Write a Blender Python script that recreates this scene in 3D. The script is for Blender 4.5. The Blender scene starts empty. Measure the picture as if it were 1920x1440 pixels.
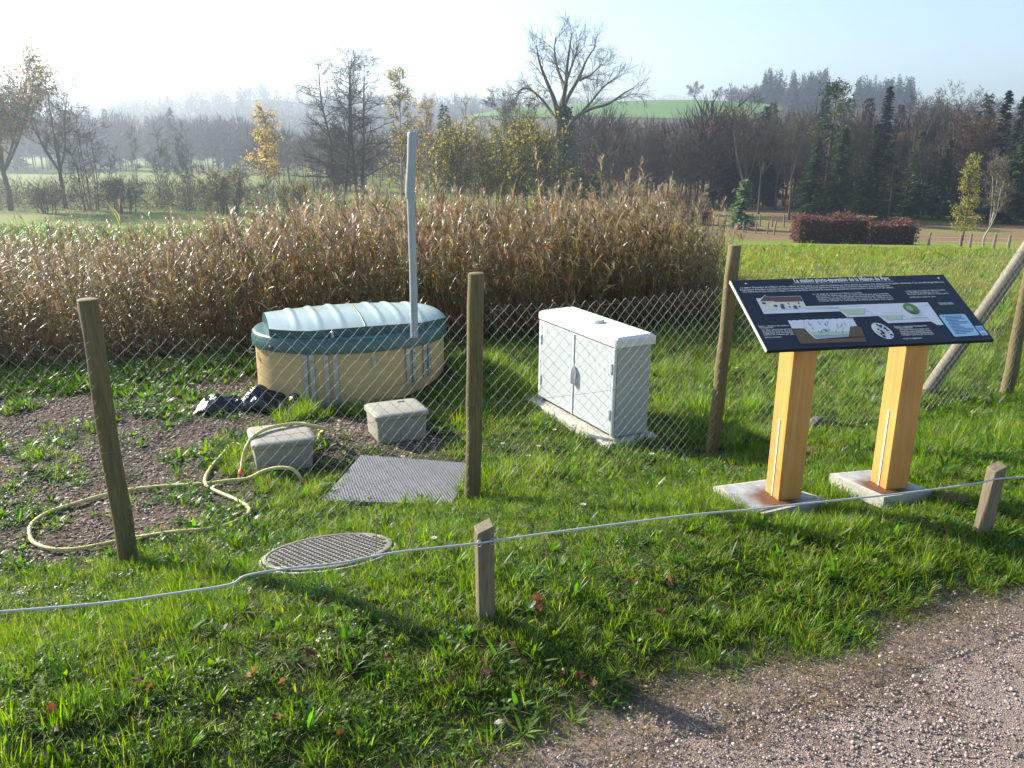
import bpy, bmesh, math, random
import numpy as np
from mathutils import Vector, Matrix

# ------------------------------------------------------------------ camera, sky, sun, exposure
scene = bpy.context.scene
CAM = np.array([0.0, 0.0, 1.65])
PITCH, ROLL, FPX = math.radians(16.2), math.radians(0.6), 1553.0
_f = np.array([0, math.cos(PITCH), -math.sin(PITCH)])
_r0 = np.array([1.0, 0, 0]); _u0 = np.cross(_r0, _f)
_r = math.cos(ROLL)*_r0 + math.sin(ROLL)*_u0
_u = -math.sin(ROLL)*_r0 + math.cos(ROLL)*_u0
cam_d = bpy.data.cameras.new('camera'); cam = bpy.data.objects.new('camera', cam_d)
scene.collection.objects.link(cam); scene.camera = cam
cam_d.sensor_width = 36.0; cam_d.lens = FPX/1920*36.0
cam_d.clip_start = 0.05; cam_d.clip_end = 6000
cam.matrix_world = Matrix(((_r[0], _u[0], -_f[0], CAM[0]), (_r[1], _u[1], -_f[1], CAM[1]),
                           (_r[2], _u[2], -_f[2], CAM[2]), (0, 0, 0, 1)))

SUN_AZ, SUN_EL = math.radians(-57.0), math.radians(28.0)    # azimuth from +Y towards +X
sun_dir = Vector((math.sin(SUN_AZ)*math.cos(SUN_EL), math.cos(SUN_AZ)*math.cos(SUN_EL), math.sin(SUN_EL)))
world = bpy.data.worlds.new('World'); scene.world = world; world.use_nodes = True
wn = world.node_tree; wn.nodes.clear()
sky = wn.nodes.new('ShaderNodeTexSky'); sky.sky_type = 'NISHITA'; sky.sun_disc = False
sky.sun_elevation = SUN_EL; sky.sun_rotation = SUN_AZ % (2*math.pi)
sky.air_density = 1.0; sky.dust_density = .9; sky.ozone_density = 1.5; sky.altitude = 400
bg = wn.nodes.new('ShaderNodeBackground'); bg.inputs['Strength'].default_value = 0.095
wo = wn.nodes.new('ShaderNodeOutputWorld')
wn.links.new(sky.outputs[0], bg.inputs[0]); wn.links.new(bg.outputs[0], wo.inputs[0])
sl = bpy.data.lights.new('sun', 'SUN'); sl.energy = 5.0; sl.angle = math.radians(0.53); sl.color = (1.0, 0.93, 0.80)
sun = bpy.data.objects.new('sun', sl); scene.collection.objects.link(sun)
sun.rotation_euler = sun_dir.to_track_quat('Z', 'Y').to_euler(); sun.location = (-20, 25, 30)
scene.view_settings.view_transform = 'Standard'; scene.view_settings.look = 'None'
scene.view_settings.exposure = 1.42; scene.view_settings.gamma = 1.0
scene.view_settings.use_curve_mapping = False
scene.render.engine = 'CYCLES'
scene.cycles.max_bounces = 6; scene.cycles.diffuse_bounces = 2; scene.cycles.glossy_bounces = 2
scene.cycles.transmission_bounces = 4; scene.cycles.transparent_max_bounces = 8; scene.cycles.volume_bounces = 0
scene.cycles.use_denoising = True
scene.cycles.caustics_reflective = False; scene.cycles.caustics_refractive = False

# ------------------------------------------------------------------ helpers
rng = np.random.default_rng(7)
COL = scene.collection
PI = math.pi

def ray(px, py):
    return _f + (px-960)/FPX*_r - (py-720)/FPX*_u

def _h(ix, iy, seed):
    n = (ix.astype(np.int64)*374761393 + iy.astype(np.int64)*668265263 + seed*1442695) & 0x7fffffff
    n = ((n ^ (n >> 13))*1274126177) & 0x7fffffff
    return ((n ^ (n >> 16)) & 0xffff)/65535.0

def vnoise(x, y, s=1.0, seed=0):
    x = np.asarray(x, float)/s + 1000; y = np.asarray(y, float)/s + 1000
    ix = np.floor(x); iy = np.floor(y); fx = x-ix; fy = y-iy
    fx = fx*fx*(3-2*fx); fy = fy*fy*(3-2*fy)
    a = _h(ix, iy, seed); b = _h(ix+1, iy, seed); c = _h(ix, iy+1, seed); d = _h(ix+1, iy+1, seed)
    return (a*(1-fx)+b*fx)*(1-fy) + (c*(1-fx)+d*fx)*fy

_K1 = np.array([[-60, -.20], [-.6, -.185], [0, -.165], [.3, -.095], [.55, -.055], [.95, -.075], [1.5, -.20], [2.1, -.345], [2.6, -.36], [6.3, -.39], [9, -.40], [5000, -.40]])
_K2 = np.array([[-60, 0], [9.5, 0], [12, -.05], [14, -.16], [16, -.38], [20, -.75], [30, -1.62], [40, -2.55], [50, -3.5], [57, -4.15],
                [65, -4.4], [75, -4.55], [85, -4.75], [120, -5.5], [200, -6.0], [5000, -6.2]])
def sdist(x, y):
    return -.417*(np.asarray(x, float)+.26) + .909*(np.asarray(y, float)-2.08)

def gz(x, y):
    x = np.asarray(x, float); y = np.asarray(y, float)
    s = sdist(x, y)
    z = np.interp(s, _K1[:, 0], _K1[:, 1]) + np.interp(y, _K2[:, 0], _K2[:, 1])
    near = np.clip((s-.05)/.3, 0, 1)*np.clip((22-y)/10, 0, 1)
    z = z + near*(.035*(vnoise(x, y, .55, 1)-.5) + .018*(vnoise(x, y, .22, 2)-.5))
    z = z + .012*(vnoise(x, y, .8, 5)-.5)*np.clip(-s/.5, 0, 1)
    # grassy bank between the tank and the cabinet
    z = z + .17*np.exp(-(((x+.28)/.55)**2 + ((y-7.2)/.75)**2))
    z = z - .055*np.exp(-(((x-1.72)/.55)**4 + ((y-3.92)/.30)**4))      # levelled spot of the board
    z = z + np.clip((y-25)/40, 0, 1)*.7*(vnoise(x, y, 30, 3)-.5)
    return z

def hit(px, py):
    d = ray(px, py)
    ts = np.concatenate([np.arange(.5, 20, .01), np.arange(20, 420, .1)])
    P = CAM + ts[:, None]*d
    b = P[:, 2] < gz(P[:, 0], P[:, 1])
    return P[np.argmax(b)] if b.any() else P[-1]

def aty(px, py, y):
    d = ray(px, py); return CAM + d*(y/d[1])

def atz(px, py, z):
    d = ray(px, py); return CAM + d*((z-CAM[2])/d[2])

def tag(o, label=None, cat=None, group=None, kind=None):
    if label: o['label'] = label
    if cat: o['category'] = cat
    if group: o['group'] = group
    if kind: o['kind'] = kind
    return o

def empty(name, loc, rz=0.0, parent=None):
    o = bpy.data.objects.new(name, None); COL.objects.link(o)
    o.location = loc; o.rotation_euler = (0, 0, rz); o.empty_display_size = .2
    if parent: o.parent = parent
    return o

def link(name, me, mats=None, parent=None, loc=None, rot=None):
    o = bpy.data.objects.new(name, me); COL.objects.link(o)
    if mats is not None and len(me.materials) == 0:
        for m in (mats if isinstance(mats, (list, tuple)) else [mats]): me.materials.append(m)
    if parent: o.parent = parent
    if loc is not None: o.location = loc
    if rot is not None: o.rotation_euler = rot
    return o

def np_mesh(name, V, F, col=None, smooth=False, midx=None):
    """V (n,3); F list of arrays (m,3)/(m,4) ; col (n,3) per-vertex colour"""
    V = np.asarray(V, np.float32)
    if isinstance(F, np.ndarray): F = [F]
    F = [np.asarray(f, np.int32) for f in F if len(f)]
    me = bpy.data.meshes.new(name)
    nl = sum(f.size for f in F); npoly = sum(len(f) for f in F)
    me.vertices.add(len(V)); me.loops.add(nl); me.polygons.add(npoly)
    me.vertices.foreach_set('co', V.ravel())
    me.loops.foreach_set('vertex_index', np.concatenate([f.ravel() for f in F]))
    tot = np.concatenate([np.full(len(f), f.shape[1], np.int32) for f in F])
    st = np.concatenate([[0], np.cumsum(tot)[:-1]]).astype(np.int32)
    me.polygons.foreach_set('loop_start', st); me.polygons.foreach_set('loop_total', tot)
    if smooth: me.polygons.foreach_set('use_smooth', np.ones(npoly, bool))
    if midx is not None: me.polygons.foreach_set('material_index', np.asarray(midx, np.int32))
    me.update(calc_edges=True)
    if col is not None:
        c = np.ones((len(V), 4), np.float32); c[:, :3] = col
        a = me.color_attributes.new('col', 'FLOAT_COLOR', 'POINT'); a.data.foreach_set('color', c.ravel())
    return me

class MB:
    """collects shapes into one mesh"""
    def __init__(s): s.v = []; s.f = []; s.c = []; s.cur = None
    def add(s, V, F):
        o = len(s.v); s.v += [tuple(p) for p in V]; s.f += [tuple(i+o for i in f) for f in F]
        return s
    def box(s, c, d, rz=0, bev=0.0):
        x, y, z = d[0]/2, d[1]/2, d[2]/2
        if bev <= 0:
            V = [(-x, -y, -z), (x, -y, -z), (x, y, -z), (-x, y, -z), (-x, -y, z), (x, -y, z), (x, y, z), (-x, y, z)]
            F = [(3, 2, 1, 0), (4, 5, 6, 7), (0, 1, 5, 4), (1, 2, 6, 5), (2, 3, 7, 6), (3, 0, 4, 7)]
        else:
            bm = bmesh.new(); bmesh.ops.create_cube(bm, size=1)
            for v in bm.verts: v.co = Vector((v.co.x*2*x, v.co.y*2*y, v.co.z*2*z))
            bmesh.ops.bevel(bm, geom=list(bm.edges), offset=bev, segments=2, profile=.6, affect='EDGES')
            bm.verts.index_update()
            V = [tuple(v.co) for v in bm.verts]; F = [tuple(v.index for v in f.verts) for f in bm.faces]; bm.free()
        ca, sa = math.cos(rz), math.sin(rz)
        V = [(c[0]+ca*p[0]-sa*p[1], c[1]+sa*p[0]+ca*p[1], c[2]+p[2]) for p in V]
        return s.add(V, F)
    def tube(s, pts, rad, n=8, cap=True, tw=0.0):
        pts = [Vector(p) for p in pts]; m = len(pts)
        rad = rad if isinstance(rad, (list, tuple, np.ndarray)) else [rad]*m
        V = []; F = []
        up = None
        for i in range(m):
            t = (pts[min(i+1, m-1)]-pts[max(i-1, 0)])
            t = t.normalized() if t.length > 1e-9 else Vector((0, 0, 1))
            if up is None:
                up = t.orthogonal().normalized()
            else:
                up = (up - t*up.dot(t)); up = up.normalized() if up.length > 1e-6 else t.orthogonal().normalized()
            b = t.cross(up)
            for k in range(n):
                a = 2*PI*k/n + tw
                V.append(pts[i] + (up*math.cos(a)+b*math.sin(a))*rad[i])
        for i in range(m-1):
            for k in range(n):
                F.append((i*n+k, i*n+(k+1) % n, (i+1)*n+(k+1) % n, (i+1)*n+k))
        if cap:
            F.append(tuple(range(n-1, -1, -1))); F.append(tuple((m-1)*n+k for k in range(n)))
        return s.add(V, F)
    def prism(s, poly, z0, z1):
        n = len(poly); V = [(p[0], p[1], z0) for p in poly] + [(p[0], p[1], z1) for p in poly]
        F = [tuple(range(n-1, -1, -1)), tuple(range(n, 2*n))] + [(i, (i+1) % n, n+(i+1) % n, n+i) for i in range(n)]
        return s.add(V, F)
    def mesh(s, name, smooth=False):
        me = bpy.data.meshes.new(name); me.from_pydata([tuple(v) for v in s.v], [], s.f); me.update()
        if smooth: me.polygons.foreach_set('use_smooth', [True]*len(me.polygons))
        return me
    def build(s, name, mat, parent=None, smooth=False, loc=None, rot=None):
        return link(name, s.mesh(name, smooth), mat, parent, loc, rot)

def smooth_path(pts, k=6):
    P = [np.array(p, float) for p in pts]; P = [2*P[0]-P[1]] + P + [2*P[-1]-P[-2]]; out = []
    for i in range(1, len(P)-2):
        a, b, c, d = P[i-1], P[i], P[i+1], P[i+2]
        for t in np.linspace(0, 1, k, endpoint=False):
            out.append(.5*((2*b)+(-a+c)*t+(2*a-5*b+4*c-d)*t*t+(-a+3*b-3*c+d)*t**3))
    out.append(P[-2]); return out

def auto_smooth(o, deg=40):
    me = o.data
    me.polygons.foreach_set('use_smooth', [True]*len(me.polygons))
    bm = bmesh.new(); bm.from_mesh(me)
    for e in bm.edges:
        e.smooth = not (len(e.link_faces) == 2 and e.calc_face_angle(0) > math.radians(deg))
    bm.to_mesh(me); bm.free(); return o

# ------------------------------------------------------------------ materials
def new_mat(name):
    m = bpy.data.materials.new(name); m.use_nodes = True; nt = m.node_tree
    b = nt.nodes['Principled BSDF']; b.inputs['Specular IOR Level'].default_value = .35
    return m, nt, b

def nd(nt, t, **kw):
    n = nt.nodes.new(t)
    for k, v in kw.items():
        if k in n.inputs: n.inputs[k].default_value = v
        else: setattr(n, k, v)
    return n

def ramp(nt, src, stops):
    r = nd(nt, 'ShaderNodeValToRGB'); e = r.color_ramp.elements
    while len(e) < len(stops): e.new(.5)
    for k, (p, c) in enumerate(stops): e[k].position = p; e[k].color = (*c, 1)
    nt.links.new(src, r.inputs[0]); return r.outputs[0]

def mix(nt, fac, a, b, mode='MIX'):
    n = nd(nt, 'ShaderNodeMix', data_type='RGBA', blend_type=mode)
    for s, v in ((n.inputs[0], fac), (n.inputs[6], a), (n.inputs[7], b)):
        if isinstance(v, (int, float)): s.default_value = v
        elif isinstance(v, tuple): s.default_value = (*v, 1)
        else: nt.links.new(v, s)
    return n.outputs[2]

def coords(nt, scale=(1, 1, 1), kind='Object'):
    tc = nd(nt, 'ShaderNodeTexCoord'); mp = nd(nt, 'ShaderNodeMapping'); mp.inputs['Scale'].default_value = scale
    nt.links.new(tc.outputs[kind], mp.inputs[0]); return mp.outputs[0]

def noise(nt, vec, scale, detail=4, rough=.55, dist=0):
    n = nd(nt, 'ShaderNodeTexNoise'); n.inputs['Scale'].default_value = scale; n.inputs['Detail'].default_value = detail
    n.inputs['Roughness'].default_value = rough; n.inputs['Distortion'].default_value = dist
    nt.links.new(vec, n.inputs['Vector']); return n.outputs['Fac']

def bump(nt, b, h, strength=.3, dist=.01):
    n = nd(nt, 'ShaderNodeBump'); n.inputs['Strength'].default_value = strength; n.inputs['Distance'].default_value = dist
    nt.links.new(h, n.inputs['Height']); nt.links.new(n.outputs[0], b.inputs['Normal'])

def simple(name, c, rough=.6, var=.25, scale=8, metal=0.0, bstr=.15, bdist=.004, bscale=60, stretch=(1, 1, 1), spec=.35, c2=None):
    """colour with noise wear, grain and fine relief"""
    m, nt, b = new_mat(name)
    v = coords(nt, stretch)
    n1 = noise(nt, v, scale, 5, .6); n2 = noise(nt, v, bscale, 3, .6)
    lo = tuple(x*(1-var) for x in c); hi = tuple(min(1, x*(1+var)) for x in (c2 or c))
    col = ramp(nt, n1, [(.28, lo), (.72, hi)])
    col = mix(nt, .25, col, ramp(nt, n2, [(.3, lo), (.7, hi)]))
    nt.links.new(col, b.inputs['Base Color'])
    b.inputs['Roughness'].default_value = rough; b.inputs['Metallic'].default_value = metal
    b.inputs['Specular IOR Level'].default_value = spec
    bump(nt, b, n2, bstr, bdist)
    return m

def leaf_mat(name, trans=.45, rough=.5, rand=.35, spec=.3, tint=(1.0, 1.0, 1.0), tsat=1.15):
    """vertex coloured leaf: diffuse + gloss + light coming through"""
    m, nt, b = new_mat(name)
    at = nd(nt, 'ShaderNodeAttribute', attribute_name='col')
    oi = nd(nt, 'ShaderNodeObjectInfo')
    mr = nd(nt, 'ShaderNodeMapRange'); mr.inputs[3].default_value = 1-rand; mr.inputs[4].default_value = 1+rand
    nt.links.new(oi.outputs['Random'], mr.inputs[0])
    hs = nd(nt, 'ShaderNodeHueSaturation')
    mh = nd(nt, 'ShaderNodeMapRange'); mh.inputs[3].default_value = .48; mh.inputs[4].default_value = .52
    mul = nd(nt, 'ShaderNodeMath', operation='FRACT'); m7 = nd(nt, 'ShaderNodeMath', operation='MULTIPLY'); m7.inputs[1].default_value = 7.31
    nt.links.new(oi.outputs['Random'], m7.inputs[0]); nt.links.new(m7.outputs[0], mul.inputs[0]); nt.links.new(mul.outputs[0], mh.inputs[0])
    nt.links.new(mh.outputs[0], hs.inputs['Hue']); nt.links.new(mr.outputs[0], hs.inputs['Value'])
    nt.links.new(at.outputs['Color'], hs.inputs['Color'])
    nt.links.new(hs.outputs[0], b.inputs['Base Color'])
    b.inputs['Roughness'].default_value = rough; b.inputs['Specular IOR Level'].default_value = spec
    tr = nd(nt, 'ShaderNodeBsdfTranslucent')
    h2 = nd(nt, 'ShaderNodeHueSaturation'); h2.inputs['Saturation'].default_value = tsat; h2.inputs['Value'].default_value = 1.5
    nt.links.new(hs.outputs[0], h2.inputs['Color']); nt.links.new(h2.outputs[0], tr.inputs[0])
    mx = nd(nt, 'ShaderNodeMixShader'); mx.inputs[0].default_value = trans
    out = nt.nodes['Material Output']
    nt.links.new(b.outputs[0], mx.inputs[1]); nt.links.new(tr.outputs[0], mx.inputs[2]); nt.links.new(mx.outputs[0], out.inputs[0])
    return m

def wood(name, c1, c2, grain=(14, 14, 1.1), scale=3.0, rough=.7, bstr=.3):
    m, nt, b = new_mat(name)
    v = coords(nt, grain); v2 = coords(nt, (1, 1, 1))
    n1 = noise(nt, v, scale, 6, .6, 1.2); n2 = noise(nt, v2, 2.2, 4); n3 = noise(nt, v, scale*5, 3, .6)
    col = ramp(nt, n1, [(.3, c1), (.7, c2)])
    col = mix(nt, .35, col, ramp(nt, n3, [(.35, c1), (.65, c2)]))
    col = mix(nt, .5, col, ramp(nt, n2, [(.3, (.55, .5, .45)), (.7, (1, 1, 1))]), 'MULTIPLY')
    nt.links.new(col, b.inputs['Base Color']); b.inputs['Roughness'].default_value = rough
    bump(nt, b, n1, bstr, .004); return m

M = {}
M['post'] = wood('weathered_post_wood', (.085, .070, .028), (.24, .185, .075))
M['stake'] = wood('grey_stake_wood', (.10, .083, .052), (.26, .215, .14))
M['board_post'] = wood('oiled_timber', (.52, .24, .055), (.72, .38, .11), grain=(10, 10, .6), scale=2.2, rough=.55, bstr=.12)
M['old_pole'] = wood('old_grey_pole', (.12, .105, .075), (.29, .255, .19))
M['field_post'] = wood('field_post_wood', (.13, .11, .08), (.30, .26, .20))
M['galv'] = simple('galvanised_wire', (.33, .34, .32), .38, .2, 20, metal=.6)
M['dullgalv'] = simple('dull_galvanised_steel', (.42, .43, .42), .5, .25, 14, metal=.6)
M['cable'] = simple('grey_cable', (.42, .44, .44), .45, .15, 10)
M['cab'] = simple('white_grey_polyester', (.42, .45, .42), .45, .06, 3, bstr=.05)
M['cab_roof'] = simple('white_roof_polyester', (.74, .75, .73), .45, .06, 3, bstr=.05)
M['cab_dark'] = simple('grey_hinge_plastic', (.50, .53, .53), .5, .1, 20)
M['cab_plate'] = simple('label_plate', (.78, .76, .66), .4, .08, 60)
M['concrete'] = simple('concrete', (.36, .34, .29), .9, .28, 6, bstr=.5, bdist=.006, bscale=45)
M['concrete_light'] = simple('light_concrete', (.46, .44, .38), .9, .22, 7, bstr=.4, bdist=.005, bscale=50)
M['boxbeige'] = simple('grey_beige_composite', (.30, .285, .235), .7, .10, 9, bstr=.1)
M['tankwall'] = simple('beige_fibreglass', (.50, .37, .17), .5, .16, 3, bstr=.35, bdist=.004, bscale=9, stretch=(1, 1, 9))
M['green'] = simple('green_fibreglass', (.040, .105, .100), .34, .14, 4, bstr=.06, spec=.5)
M['greylid'] = simple('pale_green_grey_lid', (.33, .42, .40), .30, .12, 4, bstr=.05, spec=.55)
M['pipe'] = simple('grey_pvc', (.34, .37, .37), .4, .12, 6, bstr=.04)
M['hose'] = simple('yellow_hose', (.60, .53, .20), .45, .14, 12)
M['orange'] = simple('orange_coupling', (.62, .10, .03), .45, .1, 20)
M['darkgrip'] = simple('grey_coupling_grip', (.10, .10, .11), .5, .2, 20)
M['cast'] = simple('cast_iron', (.22, .205, .18), .62, .28, 9, metal=.1, bstr=.4, bdist=.004)
M['tread'] = simple('tread_plate_metal', (.19, .19, .20), .55, .22, 7, metal=.25, bstr=.2)
M['padmetal'] = simple('zinc_base_plate', (.33, .34, .35), .5, .3, 6, metal=.3)
M['rod'] = simple('white_rod', (.72, .68, .60), .5, .08, 20)
M['panel'] = simple('navy_laminate', (.012, .016, .026), .30, .2, 5, bstr=.02, spec=.5)
M['panel_edge'] = simple('pale_panel_edge', (.62, .58, .48), .5, .08, 20)
M['p_white'] = simple('print_white', (.55, .57, .60), .4, .04, 5, bstr=0)
M['p_cream'] = simple('print_cream', (.55, .55, .42), .4, .04, 5, bstr=0)
M['p_roof'] = simple('print_roof_brown', (.13, .065, .055), .4, .1, 20, bstr=0)
M['p_blue'] = simple('print_blue', (.05, .07, .20), .4, .05, 5, bstr=0)
M['p_sky'] = simple('print_light_blue', (.28, .47, .60), .4, .05, 5, bstr=0)
M['p_midblue'] = simple('print_mid_blue', (.10, .28, .55), .4, .05, 5, bstr=0)
M['p_brown'] = simple('print_earth_brown', (.105, .075, .04), .4, .1, 20, bstr=0)
M['p_green'] = simple('print_pale_green', (.38, .47, .33), .4, .05, 5, bstr=0)
M['p_leaf'] = simple('print_leaf_green', (.09, .20, .04), .4, .35, 60, bstr=0)
M['p_grey'] = simple('print_grey', (.25, .32, .34), .4, .05, 5, bstr=0)
M['p_dark'] = simple('print_dark', (.025, .03, .04), .4, .05, 5, bstr=0)
M['p_text'] = simple('print_text_white', (.62, .62, .60), .4, .03, 5, bstr=0)
M['stone'] = simple('pale_stone', (.50, .46, .38), .85, .25, 14, bstr=.5)
M['darkstone'] = simple('dark_block', (.10, .09, .075), .9, .3, 12, bstr=.6)
M['earth'] = simple('crumbled_earth', (.12, .075, .04), .95, .35, 30, bstr=.8, bdist=.01)
M['flora'] = leaf_mat('grass_blades', .56, .42, .30, .45)
M['reed'] = leaf_mat('dry_reed', .38, .36, .45, .55, tsat=1.1)
M['leafy'] = leaf_mat('tree_leaves', .45, .55, .2, .25)
M['conifer'] = leaf_mat('conifer_needles', .12, .6, .2, .2)
M['twig'] = leaf_mat('twigs', .0, .8, .15, .1)
M['bark'] = simple('grey_brown_bark', (.085, .075, .058), .9, .35, 5, bstr=.8, bdist=.03, bscale=12)
M['bark_birch'] = simple('pale_birch_bark', (.30, .28, .24), .8, .45, 5, bstr=.4, bdist=.01)
M['bark_pine'] = simple('red_brown_bark', (.13, .085, .055), .9, .3, 5, bstr=.8, bdist=.03, bscale=12)
M['ivy'] = M['conifer']
M['hedge'] = leaf_mat('copper_hedge_leaves', .2, .6, .15, .2)
M['petal'] = leaf_mat('petals', .4, .6, .1, .2)

def plastic_black():
    m, nt, b = new_mat('black_plastic_film')
    b.inputs['Base Color'].default_value = (.008, .008, .010, 1); b.inputs['Roughness'].default_value = .22
    b.inputs['Specular IOR Level'].default_value = .6
    v = coords(nt); bump(nt, b, noise(nt, v, 26, 4, .6, .8), .6, .02); return m
M['film'] = plastic_black()

def door_mat():
    m, nt, b = new_mat('ribbed_cabinet_door')
    v = coords(nt); s = nd(nt, 'ShaderNodeSeparateXYZ'); nt.links.new(v, s.inputs[0])
    w = nd(nt, 'ShaderNodeMath', operation='MULTIPLY'); w.inputs[1].default_value = 2*PI/.0165
    nt.links.new(s.outputs[0], w.inputs[0]); sn = nd(nt, 'ShaderNodeMath', operation='SINE'); nt.links.new(w.outputs[0], sn.inputs[0])
    n = noise(nt, v, 4, 4)
    nt.links.new(ramp(nt, n, [(.3, (.47, .505, .52)), (.7, (.53, .56, .57))]), b.inputs['Base Color'])
    b.inputs['Roughness'].default_value = .45; bump(nt, b, sn.outputs[0], .55, .003); return m
M['door'] = door_mat()
# ------------------------------------------------------------------ ground
def axis(lims):
    out = []
    for a, b, st in lims: out.append(np.arange(a, b, st))
    return np.concatenate(out + [[lims[-1][1]]])
GX = axis([(-1440, -300, 60), (-300, -60, 12), (-60, -12, 1.6), (-12, -6, .3), (-6, 8, .065), (8, 14, .3), (14, 60, 1.6), (60, 300, 12), (300, 1440, 60)])
GY = axis([(-60, -4, 4), (-4, 1.2, .3), (1.2, 9.5, .065), (9.5, 16, .2), (16, 60, 1.2), (60, 140, 4), (140, 400, 20), (400, 1300, 90)])
XX, YY = np.meshgrid(GX, GY)
ZZ = gz(XX, YY)
SS = sdist(XX, YY)
nx, ny = len(GX), len(GY)
idx = np.arange(nx*ny).reshape(ny, nx)
FQ = np.stack([idx[:-1, :-1], idx[:-1, 1:], idx[1:, 1:], idx[1:, :-1]], -1).reshape(-1, 4)

def mulch_mask(x, y):
    """bare bark-mulch bed on the left of the enclosure"""
    x = np.asarray(x, float); y = np.asarray(y, float)
    s = sdist(x, y)
    a = np.clip((s-2.1)/.25, 0, 1)*np.clip((5.6-s)/.4, 0, 1)
    b = np.clip((-1.15 - .22*(y-4.0) - x + .9*(vnoise(x, y, .7, 11)-.5))/.35, 0, 1)
    c = np.exp(-(((x+1.05)/.55)**2 + ((y-5.55)/.42)**2))*1.4
    return np.clip(np.maximum(a*b, np.where(s > 2.2, c, 0)), 0, 1)

g_me = np_mesh('ground', np.stack([XX, YY, ZZ], -1).reshape(-1, 3), FQ, smooth=True,
               col=np.stack([mulch_mask(XX, YY), np.clip(1-(SS+.09)/.22, 0, 1)*(YY < 60), np.clip((YY-8)/14, 0, 1)], -1).reshape(-1, 3))
def ground_mat():
    m, nt, b = new_mat('turf_and_soil')
    v = coords(nt)
    at = nd(nt, 'ShaderNodeAttribute', attribute_name='col'); sp = nd(nt, 'ShaderNodeSeparateColor'); nt.links.new(at.outputs['Color'], sp.inputs[0])
    n1 = noise(nt, v, .35, 6, .6); n2 = noise(nt, v, 5, 5, .6); n3 = noise(nt, v, 40, 4, .6); n4 = noise(nt, v, .09, 5, .6)
    near = ramp(nt, n2, [(.3, (.022, .030, .010)), (.7, (.060, .075, .020))])
    far = ramp(nt, n1, [(.25, (.10, .155, .022)), (.55, (.17, .215, .034)), (.8, (.26, .25, .065))])
    far = mix(nt, .55, far, ramp(nt, n2, [(.3, (.075, .115, .018)), (.7, (.25, .28, .06))]))
    far = mix(nt, ramp(nt, n4, [(.5, (0, 0, 0)), (.68, (.6, .6, .6))]), far, (.20, .17, .07))
    col = mix(nt, sp.outputs[2], near, far)
    mul = ramp(nt, n3, [(.25, (.035, .024, .018)), (.55, (.12, .085, .065)), (.8, (.24, .19, .15))])
    col = mix(nt, sp.outputs[0], col, mul)
    n5 = noise(nt, v, 160, 3, .6)
    col = mix(nt, sp.outputs[1], col, mix(nt, .6, ramp(nt, n3, [(.3, (.10, .075, .058)), (.7, (.25, .195, .16))]), ramp(nt, n5, [(.25, (.08, .06, .045)), (.75, (.34, .27, .23))])))
    # rough bracken ground beyond the field fence on the right, straw-coloured
    sx = nd(nt, 'ShaderNodeSeparateXYZ'); nt.links.new(v, sx.inputs[0])
    def edge_(sock, a, b_):
        q = nd(nt, 'ShaderNodeMapRange'); q.interpolation_type = 'SMOOTHSTEP'; q.inputs[1].default_value = a; q.inputs[2].default_value = b_; nt.links.new(sock, q.inputs[0]); return q.outputs[0]
    yy = nd(nt, 'ShaderNodeMath', operation='MULTIPLY_ADD'); yy.inputs[1].default_value = 9; nt.links.new(n1, yy.inputs[0]); nt.links.new(sx.outputs[1], yy.inputs[2])
    mk = nd(nt, 'ShaderNodeMath', operation='MULTIPLY'); nt.links.new(edge_(yy.outputs[0], 62, 66), mk.inputs[0]); nt.links.new(edge_(sx.outputs[0], 4, 14), mk.inputs[1])
    mk2 = nd(nt, 'ShaderNodeMath', operation='MULTIPLY'); nt.links.new(mk.outputs[0], mk2.inputs[0]); nt.links.new(edge_(n4, .62, .45), mk2.inputs[1])
    col = mix(nt, mk2.outputs[0], col, ramp(nt, n2, [(.3, (.13, .085, .05)), (.7, (.25, .17, .095))]))
    nt.links.new(col, b.inputs['Base Color']); b.inputs['Roughness'].default_value = .95; b.inputs['Specular IOR Level'].default_value = .1
    bump(nt, b, n3, .8, .02); return m
ground = link('ground', g_me, ground_mat()); tag(ground, kind='structure')

# gravel path: a strip along the foot of the bank
D = np.array([.909, .417]); N = np.array([-.417, .909]); P0 = np.array([-.26, 2.08])
tt = axis([(-30, -3, 1.0), (-3, 5, .06), (5, 34, 1.0)]); ww = np.concatenate([[0, .05, .1, .16, .24], np.arange(.32, 2.4, .08), [3.2, 4.2, 5.0, 5.6]])
T, W = np.meshgrid(tt, ww)
edge = -.11 + .22*(vnoise(T, T*0, .55, 21)-.5) + .10*(vnoise(T, T*0, .17, 22)-.5)
Sx = edge - W - .02
PX = P0[0]+D[0]*T+N[0]*Sx; PY = P0[1]+D[1]*T+N[1]*Sx
PZ = gz(PX, PY) + .012 - .034*np.exp(-W/.13) + .016*(vnoise(PX, PY, .09, 31)-.5)*np.exp(-W/.35) + .006*(vnoise(PX, PY, .05, 32)-.5)
i2 = np.arange(T.size).reshape(T.shape)
FP = np.stack([i2[1:, :-1], i2[1:, 1:], i2[:-1, 1:], i2[:-1, :-1]], -1).reshape(-1, 4)
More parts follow.
